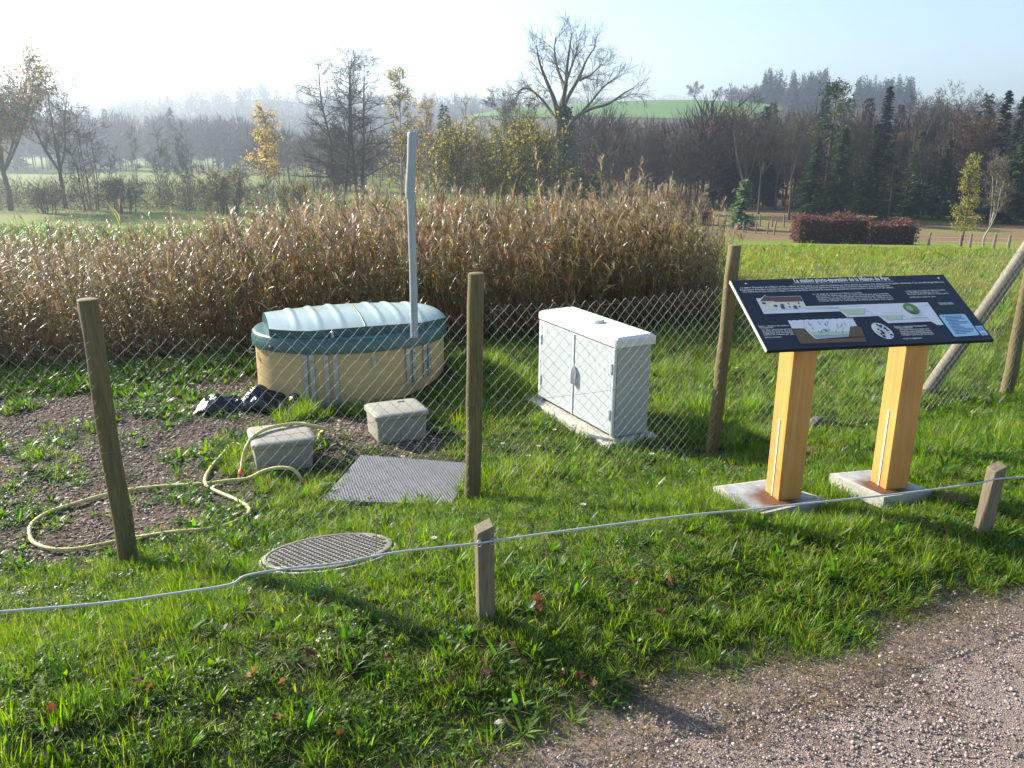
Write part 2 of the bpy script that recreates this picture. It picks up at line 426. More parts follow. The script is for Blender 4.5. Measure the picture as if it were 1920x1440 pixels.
def path_mat():
    m, nt, b = new_mat('pinkish_gravel')
    v = coords(nt)
    vo = nd(nt, 'ShaderNodeTexVoronoi'); vo.inputs['Scale'].default_value = 170; nt.links.new(v, vo.inputs['Vector'])
    n1 = noise(nt, v, 3, 5, .65); n2 = noise(nt, v, 160, 3, .6); n3 = noise(nt, v, 14, 4, .6)
    col = ramp(nt, n2, [(.25, (.09, .068, .058)), (.5, (.25, .195, .17)), (.8, (.46, .39, .35))])
    col = mix(nt, .5, col, ramp(nt, n3, [(.3, (.15, .112, .094)), (.7, (.31, .25, .215))]))
    col = mix(nt, .55, col, ramp(nt, n1, [(.3, (.62, .56, .5)), (.65, (1, 1, 1))]), 'MULTIPLY')
    nt.links.new(col, b.inputs['Base Color']); b.inputs['Roughness'].default_value = .9; b.inputs['Specular IOR Level'].default_value = .2
    ad = nd(nt, 'ShaderNodeMath', operation='SUBTRACT'); nt.links.new(n3, ad.inputs[0]); nt.links.new(vo.outputs['Distance'], ad.inputs[1])
    bump(nt, b, ad.outputs[0], .55, .006); return m
path = link('gravel_path', np_mesh('gravel_path', np.stack([PX, PY, PZ], -1).reshape(-1, 3), FP, smooth=True), path_mat()); tag(path, kind='structure')
def path_edge(x, y):
    """positive on the path side"""
    t = (np.asarray(x)-P0[0])*D[0] + (np.asarray(y)-P0[1])*D[1]
    e = -.11 + .22*(vnoise(t, t*0, .55, 21)-.5) + .10*(vnoise(t, t*0, .17, 22)-.5)
    return e - sdist(x, y)

# ------------------------------------------------------------------ hills
def hill(name, crest, y_crest, y_foot, back, mat, seed, z_foot=-6.4, bulge=1.0, amp=3.0):
    """crest: (x, z) points of the ridge; the slope falls towards the viewer's valley and behind"""
    cx = np.array([c[0] for c in crest]); cz = np.array([c[1] for c in crest])
    xs = np.linspace(cx[0], cx[-1], 150); us = np.concatenate([np.linspace(0, 1, 40), np.linspace(1.08, 2, 8)])
    X, U = np.meshgrid(xs, us)
    zc = np.interp(X, cx, cz)
    k = np.ones(9)/9
    zc = np.apply_along_axis(lambda r: np.convolve(np.pad(r, 4, 'edge'), k, 'valid'), 1, zc)
    t = np.clip(U, 0, 1); sm = (t**bulge)*(1-.35) + .35*t*t*(3-2*t)
    Y = np.where(U <= 1, y_foot+(y_crest-y_foot)*U, y_crest+back*(U-1))
    Z = z_foot + (zc-z_foot)*np.where(U <= 1, sm, 1-.5*(U-1)**1.5)
    Z = Z + amp*(vnoise(X, Y, 70, seed)-.5)*t*np.where(U < .97, 1, .3)
    i = np.arange(X.size).reshape(X.shape)
    F = np.stack([i[:-1, :-1], i[:-1, 1:], i[1:, 1:], i[1:, :-1]], -1).reshape(-1, 4)
    o = link(name, np_mesh(name, np.stack([X, Y, Z], -1).reshape(-1, 3), F, smooth=True), mat); tag(o, kind='structure')
    def z_at(x, y):
        u = (np.asarray(y)-y_foot)/(y_crest-y_foot); zc_ = np.interp(x, cx, cz); t_ = np.clip(u, 0, 1)
        s_ = (t_**bulge)*.65 + .35*t_*t_*(3-2*t_)
        u2 = np.clip((np.asarray(y)-y_crest)/back, 0, 1)
        z_ = z_foot+(zc_-z_foot)*np.where(u <= 1, s_, 1-.5*u2**1.5)
        return z_ + amp*(vnoise(x, y, 70, seed)-.5)*t_*np.where(u < .97, 1, .3)
    return o, z_at
def crest_px(pts, y):
    out = []
    for px, py in pts:
        p = aty(px, py, y); out.append((p[0], p[2]))
    return out
def hill_mat(name, a, b2, sc=.05):
    m, nt, b = new_mat(name); v = coords(nt)
    n1 = noise(nt, v, sc, 6, .6); n2 = noise(nt, v, sc*14, 4, .6)
    nt.links.new(mix(nt, .4, ramp(nt, n1, [(.3, a), (.7, b2)]), ramp(nt, n2, [(.3, a), (.7, b2)])), b.inputs['Base Color'])
    b.inputs['Roughness'].default_value = 1; b.inputs['Specular IOR Level'].default_value = .05; return m
M['hillwood'] = hill_mat('wooded_slope_floor', (.045, .038, .026), (.085, .07, .045))
M['meadow'] = hill_mat('hill_meadow', (.085, .175, .040), (.135, .235, .060), .02)
M['scrub'] = hill_mat('hill_scrub', (.07, .065, .035), (.13, .11, .055), .12)
hillA, zA = hill('hill_far_left', crest_px([(-700, 190), (-350, 165), (-100, 180), (20, 180), (80, 178), (140, 183), (190, 195), (230, 210), (300, 228), (420, 245), (520, 262)], 900), 900, 430, 400, M['hillwood'], 41)
hillB, zB = hill('hill_far_middle', crest_px([(120, 250), (190, 228), (262, 217), (330, 206), (400, 200), (440, 190), (500, 184), (560, 192), (620, 196), (700, 200), (800, 200), (900, 205), (960, 205), (1100, 210), (1300, 225)], 760), 760, 380, 400, M['hillwood'], 42)
hillC, zC = hill('hill_meadow_right', crest_px([(760, 262), (830, 235), (890, 215), (950, 205), (1050, 197), (1150, 191), (1230, 188), (1300, 188), (1400, 192), (1460, 195), (1560, 195), (1700, 200), (1900, 210), (2200, 215), (2700, 215)], 420), 420, 225, 250, M['scrub'], 43, amp=1.2)
# the green meadow lies on the upper slope of the right hill
mp = []
def on_c(px, py):
    d = ray(px, py); ts = np.arange(200, 480, .5); Pq = CAM+ts[:, None]*d
    b = Pq[:, 2] < zC(Pq[:, 0], Pq[:, 1]); return Pq[np.argmax(b)] if b.any() else Pq[-1]
lo_e = [on_c(*p) for p in [(880, 222), (1000, 221), (1100, 221), (1190, 222), (1300, 225), (1400, 218), (1470, 206)]]
lx = np.array([p[0] for p in lo_e]); ly = np.array([p[1] for p in lo_e])
xs = np.linspace(lx.min(), lx.max(), 90); us = np.linspace(0, 1, 24)
Xm, Um = np.meshgrid(xs, us); Yl = np.interp(Xm, lx, ly); Ym = Yl + (421-Yl)*Um
Zm = zC(Xm, Ym) + .35
im = np.arange(Xm.size).reshape(Xm.shape)
meadow = link('hill_meadow', np_mesh('hill_meadow', np.stack([Xm, Ym, Zm], -1).reshape(-1, 3), np.stack([im[:-1, :-1], im[:-1, 1:], im[1:, 1:], im[1:, :-1]], -1).reshape(-1, 4), smooth=True), M['meadow'])
tag(meadow, kind='structure')
# ------------------------------------------------------------------ chain-link fence
M['darkwire'] = simple('dull_wire', (.16, .16, .14), .6, .2, 20, metal=.3)
FENCE = [np.array(p) for p in ((-3.46, 2.83), (-1.856, 3.627), (-.223, 4.437), (1.359, 5.26), (4.19, 6.735))]
fence_root = empty('chain_link_fence', (FENCE[2][0], FENCE[2][1], float(gz(*FENCE[2]))))
tag(fence_root, 'chain-link wire fence on round wooden posts around the treatment plant', 'fence')
FO = np.array(fence_root.location)
def fpt(x, y, z): return (x-FO[0], y-FO[1], z-FO[2])
def round_post(base, h, r, lean, seed, name='post', mat=None, parent=None, off=FO):
    rr = np.random.default_rng(seed); mb = MB(); n = 14
    pts = []; rad = []
    for k, t in enumerate(np.linspace(0, 1, 9)):
        pts.append((base[0]+lean[0]*t-off[0]+rr.normal(0, .0025), base[1]+lean[1]*t-off[1]+rr.normal(0, .0025), base[2]-.15+(h+.15)*t-off[2]))
        rad.append(r*(1.04-.07*t)*(1+rr.normal(0, .012)))
    pts.append((pts[-1][0], pts[-1][1], pts[-1][2]+.004)); rad.append(rad[-1]*.9)
    mb.tube(pts, rad, n)
    o = mb.build(name, mat or M['post'], parent); auto_smooth(o, 50); return o
heights = [1.32, 1.30, 1.32, 1.40, 1.45]; leans = [(0, 0), (-.03, .0), (.02, 0), (.035, 0), (.04, .02)]
for k, (p, h, l) in enumerate(zip(FENCE, heights, leans)):
    round_post((p[0], p[1], float(gz(*p))), h, (.046, .044, .046, .043, .05)[k], l, 100+k, parent=fence_root)
def zig_tubes(lines, r, e1, e2):
    """lines (n,m,3) -> three-sided wires"""
    n, m, _ = lines.shape
    offs = np.array([np.cos(a)*e1+np.sin(a)*e2 for a in (PI/2, PI/2+2*PI/3, PI/2+4*PI/3)])*r
    V = (lines[:, :, None, :]+offs[None, None]).reshape(-1, 3)
    i = (np.arange(n)[:, None]*m+np.arange(m-1)[None]).ravel()*3
    F = [np.stack([i+k, i+(k+1) % 3, i+3+(k+1) % 3, i+3+k], -1) for k in range(3)]
    return V, np.concatenate(F)
for k in range(4):
    a, b = FENCE[k], FENCE[k+1]; L = np.hypot(*(b-a)); ud = (b-a)/L
    e2 = np.array([ud[0], ud[1], 0]); e1 = np.array([-ud[1], ud[0], 0])
    pitch = .035; nw = int((L-.06)/pitch); vs = np.arange(0, 1.20, pitch); top = (1.13, 1.12, 1.16, 1.26)[k]; m = len(vs)
    u = .03+pitch*(np.arange(nw)+.5)
    par = np.where((np.arange(m)[None]+np.arange(nw)[:, None]) % 2 == 0, 1, -1)
    U = u[:, None]+par*pitch*.5*1.03
    jit = .0025*rng.normal(size=(nw, m))
    sag = -.03*np.sin(PI*np.clip(U/L, 0, 1))
    zb = gz(a[0]+ud[0]*U, a[1]+ud[1]*U)*0+np.interp(U/L, [0, 1], [float(gz(*a)), float(gz(*b))])
    Z = zb+top+sag-vs[None]+jit
    belly = .02*np.sin(PI*np.clip(U/L, 0, 1))*np.sin(PI*vs[None]/1.2)*rng.choice([-1, 1])
    X = a[0]+ud[0]*U+e1[0]*(belly-.052+par*.0016); Y = a[1]+ud[1]*U+e1[1]*(belly-.052+par*.0016)
    V, F = zig_tubes(np.stack([X, Y, Z], -1), .0014, e1, e2)
    tag(link('chain_link_mesh', np_mesh('chain_link_mesh', V-FO, F), M['galv'], fence_root), kind='stuff')
    for hgt in ((top-.03, .60) if k > 1 else (.60,)):
        mb = MB(); pts = []
        for t in np.linspace(0, 1, 12):
            p = a+(b-a)*t; z = np.interp(t, [0, 1], [float(gz(*a)), float(gz(*b))])+hgt-.03*math.sin(PI*t)
            pts.append(fpt(p[0]-e1[0]*.050, p[1]-e1[1]*.050, z))
        mb.tube(pts, .0010, 4, cap=False); mb.build('tension_wire', M['darkwire'], fence_root)
# leaning brace of the corner post
bb = hit(1735, 742); tb = np.array([FENCE[4][0]-.02, FENCE[4][1]-.03, float(gz(*FENCE[4]))+1.32])
mb = MB(); dv = tb-bb; mb.tube([fpt(*(bb-dv*.08+dv*1.08*t+np.array([0, 0, .012*math.sin(7*t)]))) for t in np.linspace(0, 1, 10)], [.058, .057, .058, .056, .057, .056, .055, .056, .054, .053], 14)
auto_smooth(mb.build('brace', M['old_pole'], fence_root), 50)

# ------------------------------------------------------------------ low wire barrier with sawn stakes
sM = hit(912, 1156); sR = hit(1838, 1003)
bar = empty('wire_barrier', tuple(sM)); tag(bar, 'low grey wire strung between short square wooden stakes beside the gravel path', 'barrier')
def stake(base, h, w, rz, lean, seed):
    rr = np.random.default_rng(seed); mb = MB(); n = 6
    V = []; F = []
    for k in range(n):
        t = k/(n-1); z = -.12+(h+.12)*t
        for sx, sy in ((-1, -1), (1, -1), (1, 1), (-1, 1)):
            dz = (.012*sx+.006*sy) if k == n-1 else 0
            V.append((sx*w[0]/2*(1+rr.normal(0, .008))+lean[0]*t, sy*w[1]/2*(1+rr.normal(0, .008))+lean[1]*t, z+dz))
    for k in range(n-1):
        for q in range(4): F.append((k*4+q, k*4+(q+1) % 4, k*4+4+(q+1) % 4, k*4+4+q))
    F.append(tuple((n-1)*4+q for q in range(4))); mb.add(V, F)
    o = mb.build('stake', M['stake'], bar, loc=tuple(np.array(base)-sM), rot=(0, 0, rz))
    mod = o.modifiers.new('b', 'BEVEL'); mod.width = .003; mod.segments = 1
    return o
stake(sM, .375, (.062, .055), .30, (-.01, .0), 5)
stake(sR, .34, (.062, .055), .25, (.035, .01), 6)
pd = (sR-sM)[:2]; pd = pd/np.hypot(*pd); pn = np.array([-pd[1], pd[0]])
def on_plane(px, py, off=-.034):
    d = ray(px, py); q = sM[:2]+pn*off
    t = (pn@q)/(pn@d[:2]); return CAM+d*t
wp = [on_plane(*p) for p in ((-480, 1176), (-160, 1158), (0, 1147), (200, 1130), (330, 1112), (430, 1096), (462, 1079), (540, 1066), (640, 1055), (740, 1036), (893, 1019), (931, 1013), (1100, 990), (1300, 965), (1400, 956), (1520, 943), (1700, 924), (1832, 906), (1868, 898), (1920, 894), (2050, 885))]
sL = wp[0]+np.array([.05*pd[0]+pn[0]*.034, .05*pd[1]+pn[1]*.034, 0]); sL[2] = float(gz(sL[0], sL[1])); stake(sL, .37, (.062, .055), .28, (0, 0), 7)
MB().tube([tuple(p-sM) for p in smooth_path(wp, 5)], .0042, 6).build('wire', M['cable'], bar, smooth=True)
for cpt in (wp[10]+(wp[11]-wp[10])*.15, wp[10]+(wp[11]-wp[10])*.8):
    mb = MB(); c = cpt-sM; mb.tube([(c[0]+.008*math.cos(a), c[1]-.004+.008*math.sin(a)*.3, c[2]+.012*math.sin(a)) for a in np.linspace(-2.6, 2.6, 9)], .0018, 5)
    mb.build('staple', M['dullgalv'], bar)

# ------------------------------------------------------------------ electrical cabinet on its slab
CW, CD, CH, CZ = 1.073, .296, .724, -.325
cx, cy, ca = .709, 5.446, -1.099
cab = empty('electrical_cabinet', (cx, cy, CZ), ca)
tag(cab, 'white two-door electrical cabinet with ribbed doors standing on a concrete slab', 'cabinet')
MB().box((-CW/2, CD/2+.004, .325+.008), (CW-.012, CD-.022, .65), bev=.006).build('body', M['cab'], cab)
r = MB(); r.add([(-CW-.012, -.012, .655), (.012, -.012, .655), (.012, CD+.012, .655), (-CW-.012, CD+.012, .655),
                 (-CW-.012, -.012, .705), (.012, -.012, .705), (.012, CD+.012, .712), (-CW-.012, CD+.012, .712),
                 (-CW+.01, .012, .722), (-.01, .012, .722), (-.01, CD-.012, .730), (-CW+.01, CD-.012, .730)],
                [(3, 2, 1, 0), (0, 1, 5, 4), (1, 2, 6, 5), (2, 3, 7, 6), (3, 0, 4, 7), (4, 5, 9, 8), (5, 6, 10, 9), (6, 7, 11, 10), (7, 4, 8, 11), (8, 9, 10, 11)])
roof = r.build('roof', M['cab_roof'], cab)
MB().tube([(-.47, CD/2, .722), (-.47, CD/2, .742), (-.47, CD/2, .746)], [.045, .042, .034], 20).build('vent_cap', M['cab'], roof)
for s in (0, 1):
    x0 = -CW+.03 if s == 0 else -CW/2+.004; x1 = -CW/2-.004 if s == 0 else -.03
    MB().box(((x0+x1)/2, -.004, .335), (x1-x0, .018, .615), bev=.004).build('door', M['door'], cab)
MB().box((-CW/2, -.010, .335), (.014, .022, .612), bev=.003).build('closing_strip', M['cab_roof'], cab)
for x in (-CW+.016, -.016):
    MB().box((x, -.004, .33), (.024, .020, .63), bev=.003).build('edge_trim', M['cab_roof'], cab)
    for z in (.50, .17):
        MB().box((x+(.02 if x < -.5 else -.02), -.016, z), (.03, .012, .075), bev=.004).build('hinge', M['cab_dark'], cab)
hm = MB(); hm.tube([(-CW/2+.022, -.026, .27), (-CW/2+.022, -.034, .285), (-CW/2+.022, -.038, .35), (-CW/2+.022, -.034, .395), (-CW/2+.022, -.022, .408)], [.012, .018, .019, .018, .011], 12)
auto_smooth(hm.build('handle', M['cab_roof'], cab), 60)
MB().box((-CW+.10, -.0145, .595), (.055, .003, .035), bev=.001).build('label_plate', M['cab_plate'], cab)
sb = empty('concrete_slab', (cx, cy, CZ-.10), ca); tag(sb, 'thin concrete slab under the white electrical cabinet', 'slab')
mb = MB(); mb.box((-CW/2-.04, CD/2-.03, .045), (CW+.24, CD+.14, .11), bev=.008); mb.build('slab', M['concrete_light'], sb)

# ------------------------------------------------------------------ oval tank with ribbed lid
TA, TB, TN = .805, .60, 2.05
tank = empty('storage_tank', (-1.369, 6.891, -.38), .368); tag(tank, 'oval beige fibreglass tank with green rim and ribbed domed lid', 'tank')
def oval(a, b, n=72, e=TN):
    t = np.linspace(0, 2*PI, n, endpoint=False); c, s = np.cos(t), np.sin(t)
    return np.stack([a*np.sign(c)*np.abs(c)**(2/e), b*np.sign(s)*np.abs(s)**(2/e)], -1)
def loft(rings, name, mat, parent, cap_top=False, cap_bot=False):
    n = len(rings[0][0]); V = []; F = []
    for pl, z in rings: V += [(p[0], p[1], z) for p in pl]
    for k in range(len(rings)-1):
        for i in range(n): F.append((k*n+i, k*n+(i+1) % n, (k+1)*n+(i+1) % n, (k+1)*n+i))
    if cap_top: F.append(tuple((len(rings)-1)*n+i for i in range(n)))
    if cap_bot: F.append(tuple(range(n-1, -1, -1)))
    o = MB().add(V, F).build(name, mat, parent); auto_smooth(o, 45); return o
loft([(oval(TA-.012, TB-.012), -.12), (oval(TA-.012, TB-.012), .45)], 'wall', M['tankwall'], tank)
rim = loft([(oval(TA-.02, TB-.02), .435), (oval(TA+.012, TB+.012), .437), (oval(TA+.014, TB+.014), .50), (oval(TA+.006, TB+.006), .515), (oval(TA+.006, TB+.006), .535),
            (oval(TA-.01, TB-.01), .552), (oval(TA-.04, TB-.04), .555)], 'rim', M['green'], tank, cap_top=True)
M['seam'] = simple('brown_seam', (.10, .055, .04), .5, .2, 20)
# domed lid: vault over a straight-fronted plan with raised ribs
NXL, NYL = 97, 33
xs = np.linspace(-.87*TA, .985*TA, NXL); vv = np.linspace(-1, 1, NYL)
ribs = [-.62, -.40, -.18, .22, .42, .64]
V = np.zeros((NYL, NXL, 3))
for i, x in enumerate(xs):
    yb = TB*(max(0, 1-abs(x/(TA+.02))**TN))**(1/TN)*1.0
    yf = -min(.80*TB-.06*TB*(x/TA), yb*.95)
    end = np.clip((xs[-1]-x)/(.30*TA), 0, 1); end = math.sqrt(1-(1-end)**2)
    rib = sum(math.exp(-((x/TA-q)/.030)**4) for q in ribs)
    for j, v_ in enumerate(vv):
        y = yf+(yb-yf)*(v_+1)/2
        arch = max(0, 1-abs(v_+.10)**2.4/1.25)
        h = .022+.105*arch*end*(.86+.14*math.cos(x/TA*1.2))
        h += .013*rib*max(0, 1-v_**4)*(1 if v_ < .75 else 0)*end
        V[j, i] = (x, y, .555+h)
il = np.arange(NXL*NYL).reshape(NYL, NXL)
F = np.stack([il[:-1, :-1], il[:-1, 1:], il[1:, 1:], il[1:, :-1]], -1).reshape(-1, 4)
lid = link('lid', np_mesh('lid', V.reshape(-1, 3), F, smooth=True), M['greylid'], tank)
# dark lip along the lid's edge
sk = MB(); Ed = [V[0, i] for i in range(NXL)]+[V[j, -1] for j in range(1, NYL)]+[V[-1, i] for i in range(NXL-2, -1, -1)]+[V[j, 0] for j in range(NYL-2, 0, -1)]
n = len(Ed); sk.add([tuple(p+np.array([0, 0, .001])) for p in Ed]+[(p[0], p[1], .553) for p in Ed], [(i, n+i, n+(i+1) % n, (i+1) % n) for i in range(n)])
sk.build('lip', M['green'], lid)
mb = MB(); mb.tube([(.035*TA, V[j, 48, 1], V[j, 50, 2]+.003) for j in range(0, NYL, 2)], .006, 6); mb.build('seam', M['seam'], lid)
for xq in (-.33, .43):
    MB().box((xq*TA, -.70*TB, .600), (.36, .012, .008)).build('rain_ledge', M['green'], lid)
MB().tube([(-.30*TA, -.86*TB, .556), (-.30*TA, -.86*TB, .60), (-.30*TA, -.85*TB, .605)], [.014, .013, .006], 10).build('latch', M['dullgalv'], lid)
def on_oval(px, z):
    """angle on the wall seen at pixel column px"""
    best = None
    for t in np.linspace(PI*1.02, PI*1.98, 400):
        c, s = math.cos(t), math.sin(t); x = TA*np.sign(c)*abs(c)**(2/TN); y = TB*np.sign(s)*abs(s)**(2/TN)
        ca_, sa_ = math.cos(.368), math.sin(.368)
        w = np.array([-1.369+ca_*x-sa_*y, 6.891+sa_*x+ca_*y, -.38+z])-CAM
        q = 960+FPX*(w@_r)/(w@_f)
        if best is None or abs(q-px) < best[0]: best = (abs(q-px), x, y)
    return best[1], best[2]
for px, z0, z1 in ((573, .02, .43), (586, .0, .43), (613, .0, .43), (629, .02, .43), (766, .12, .43), (777, .10, .43), (797, .16, .43), (806, .16, .43)):
    x, y = on_oval(px, .3); nn = Vector((x/TA**2, y/TB**2, 0)).normalized(); an = math.atan2(nn.y, nn.x)+PI/2
    br = MB().box((x+nn.x*-.002, y+nn.y*-.002, (z0+z1)/2), (.036, .012, z1-z0), rz=an, bev=.002).build('bracket', M['dullgalv'], tank)
    for zz in np.linspace(z0+.05, z1-.05, 3):
        MB().tube([(x+nn.x*q, y+nn.y*q, zz) for q in (.0, .010, .014)], [.0095, .009, .005], 8).build('bolt', M['galv'], br)
x, y = on_oval(702, .3); nn = Vector((x/TA**2, y/TB**2, 0)).normalized()
MB().box((x, y, .37), (.03, .012, .09), rz=math.atan2(nn.y, nn.x)+PI/2, bev=.002).build('clip', M['dullgalv'], tank)
for px in (510, 700):
    x, y = on_oval(px, .47); nn = Vector((x/TA**2, y/TB**2, 0)).normalized()
    MB().tube([(x+nn.x*q, y+nn.y*q, .475) for q in (.01, .022, .026)], [.012, .011, .006], 10).build('rim_bolt', M['galv'], tank)
MB().tube([(-TA-.005, -.05, .40), (-TA-.035, -.05, .405), (-TA-.035, -.05, .38), (-TA-.005, -.05, .37)], .007, 8).build('side_hook', M['dullgalv'], tank)

# vent pipe standing on the rim
vb = atz(777, 632, -.38+.556)
vp = empty('vent_pipe', tuple(vb)); tag(vp, 'tall grey plastic vent pipe rising from the front rim of the tank', 'pipe')
def vpt(px, py): return tuple(aty(px, py, vb[1])-vb)
lo = [(0, 0, 0)]+[vpt(774.5, 500), vpt(771, 390), vpt(769, 350)]
auto_smooth(MB().tube(lo, .030, 16).build('lower_pipe', M['pipe'], vp), 60)
up = [vpt(768.5, 372), vpt(769, 350), vpt(770.5, 320), vpt(772, 290), vpt(772.5, 262), vpt(772.5, 250), vpt(772.5, 247)]
auto_smooth(MB().tube(up, [.0325, .036, .034, .034, .034, .033, .026], 16).build('sleeve', M['pipe'], vp), 60)

# ------------------------------------------------------------------ two moulded boxes
def moulded_box(loc, rz, w, d, h, label, seed):
    root = empty('inspection_box', loc, rz); tag(root, label, 'box', 'inspection boxes in the enclosure')
    def ring(f, ww, dd, r_=.03, k=4):
        out = []
        for qx, qy, a0 in ((1, -1, -PI/2), (1, 1, 0), (-1, 1, PI/2), (-1, -1, PI)):
            for a in np.linspace(a0, a0+PI/2, k): out.append((qx*(ww/2-r_)+r_*math.cos(a), qy*(dd/2-r_)+r_*math.sin(a)))
        return out
    loft([(ring(0, w*.90, d*.90), -.06), (ring(0, w*.90, d*.90), .0), (ring(0, w*.95, d*.95), h-.03)], 'body', M['boxbeige'], root)
    lid_ = loft([(ring(0, w, d, .04), h-.035), (ring(0, w+.01, d+.01, .04), h-.03), (ring(0, w+.01, d+.01, .04), h-.006), (ring(0, w-.01, d-.01, .035), h+.002), (ring(0, w-.05, d-.05, .03), h+.007)], 'lid', M['boxbeige'], root, cap_top=True, cap_bot=True)
    mb = MB(); mb.box((w*.16, d*.28, h+.010), (.05, .016, .008), bev=.003); mb.build('finger_grip', M['boxbeige'], lid_)
    return root
moulded_box((-1.499, 5.069, -.375), .386, .385, .37, .205, 'grey-beige moulded box with the yellow hose draped over its lid', 1)
moulded_box((-.823, 5.608, -.385), .44, .385, .33, .225, 'grey-beige moulded box in front of the beige tank with nothing on its lid', 2)

# ------------------------------------------------------------------ yellow hose
hz = []
for px, py, dz in ((452, 884, .05), (455, 862, .10), (462, 838, .17), (476, 818, .215), (500, 804, .225), (530, 797, .225), (560, 794, .22), (583, 798, .205), (600, 801, .17), (609, 806, .12), (600, 812, .05)):
    hz.append(atz(px, py, -.37+dz))
for p in ((-1.36, 5.40, -.35), (-1.55, 5.42, -.345), (-1.75, 5.27, -.345)): hz.append(np.array(p))
for px, py in ((438, 838), (418, 858), (398, 880), (386, 901), (388, 918), (412, 930), (440, 942), (463, 955), (468, 967), (452, 980), (420, 993), (380, 1000), (330, 1004), (285, 1010), (240, 1018), (190, 1028), (140, 1037), (95, 1037), (64, 1024), (56, 1004), (66, 984), (95, 967), (140, 951), (190, 936), (240, 925), (300, 918), (350, 916), (390, 913), (430, 907)):
    p = hit(px, py); p[2] = float(gz(p[0], p[1]))+.020; hz.append(p)
for px, py, dz in ((465, 897, .04), (492, 884, .075), (520, 877, .095), (545, 879, .09), (558, 888, .06), (565, 900, .02)):
    hz.append(atz(px, py, -.37+dz))
hp = smooth_path(hz, 6)
hose = empty('garden_hose', tuple(hp[0])); tag(hose, 'yellow garden hose looped over the mulch with orange couplings', 'hose')
HO = np.array(hp[0])
MB().tube([tuple(np.array(p)-HO) for p in hp], .0112, 10).build('hose_tube', M['hose'], hose, smooth=True)
def coupling(p, d, parent):
    d = Vector(d).normalized(); p = Vector(p)
    a = MB().tube([p-d*.01, p+d*.005, p+d*.03, p+d*.035], [.015, .019, .019, .016], 12).build('coupling', M['orange'], parent)
    MB().tube([p+d*.03, p+d*.06], [.015, .015], 12).build('grip', M['darkgrip'], a)
    MB().tube([p+d*.058, p+d*.075, p+d*.10], [.019, .017, .011], 12).build('collar', M['orange'], a)
    MB().tube([p+d*.095, p+d*.115], [.009, .006], 8).build('nozzle', M['darkgrip'], a)
coupling((0, 0, 0), tuple(np.array(hp[0])-np.array(hp[2])), hose)
e = np.array(hp[-1])-HO; MB().tube([tuple(e), tuple(e+np.array([.02, -.005, -.02])), tuple(e+np.array([.035, -.01, -.03]))], [.017, .018, .013], 12).build('coupling', M['orange'], hose)

# ------------------------------------------------------------------ crumpled black plastic sheet
pb = hit(475, 765)
Xs, Ys = np.meshgrid(np.linspace(-.43, .43, 64), np.linspace(-.13, .15, 26))
rr = 1-np.clip(np.abs(Xs/.43)**3, 0, 1); r2 = 1-np.clip(np.abs((Ys-.01)/.14)**2.2, 0, 1)
Z = (.055+.075*(vnoise(Xs, Ys, .085, 51)) + .05*(vnoise(Xs, Ys, .035, 52)-.3) + .05*np.exp(-((Xs+.33)/.09)**2) + .05*np.exp(-((Xs-.05)/.06)**2))*np.sqrt(rr*r2)
Xw = Xs + .02*(vnoise(Xs, Ys, .07, 53)-.5); Yw = Ys + .05*(vnoise(Xs, Ys, .10, 54)-.5) + .06*Xs - .05*Xs**2*4
ii = np.arange(Xs.size).reshape(Xs.shape)
me = np_mesh('black_plastic_sheet', np.stack([Xw, Yw, Z-.004], -1).reshape(-1, 3), np.stack([ii[:-1, :-1], ii[:-1, 1:], ii[1:, 1:], ii[1:, :-1]], -1).reshape(-1, 4), smooth=True)
o = link('black_plastic_sheet', me, M['film'], loc=(pb[0], pb[1], float(gz(pb[0], pb[1]))+.004), rot=(0, 0, .15))
sd = o.modifiers.new('s', 'SOLIDIFY'); sd.thickness = .003
tag(o, 'crumpled shiny black plastic sheet lying against the foot of the tank', 'plastic sheet')

# ------------------------------------------------------------------ tread plate and manhole cover
tp = empty('tread_plate', (-.69, 4.70, -.345)); tag(tp, 'large rectangular dotted metal tread plate lying flat behind the fence', 'metal plate')
pc = [(-1.09, 4.385), (-.34, 4.35), (-.22, 4.98), (-.99, 5.11)]
MB().prism([(p[0]+.69, p[1]-4.70) for p in pc], -.02, .012).build('plate', M['tread'], tp)
V = []; F = []
A_, B_, C_, D_ = [np.array(p)-np.array([-.69, 4.70]) for p in pc]
for i in range(42):
    for j in range(40):
        u, v_ = (i+.5+.5*(j % 2))/42.5, (j+.5)/40
        p = A_*(1-u)*(1-v_)+B_*u*(1-v_)+C_*u*v_+D_*(1-u)*v_; o0 = len(V); q = .0066
        V += [(p[0]-q, p[1], .0115), (p[0], p[1]-q, .0115), (p[0]+q, p[1], .0115), (p[0], p[1]+q, .0115), (p[0], p[1], .0185)]
        F += [(o0, o0+1, o0+4), (o0+1, o0+2, o0+4), (o0+2, o0+3, o0+4), (o0+3, o0, o0+4)]
tag(link('tread_dots', np_mesh('tread_dots', V, np.array(F)), M['tread'], tp), kind='stuff')

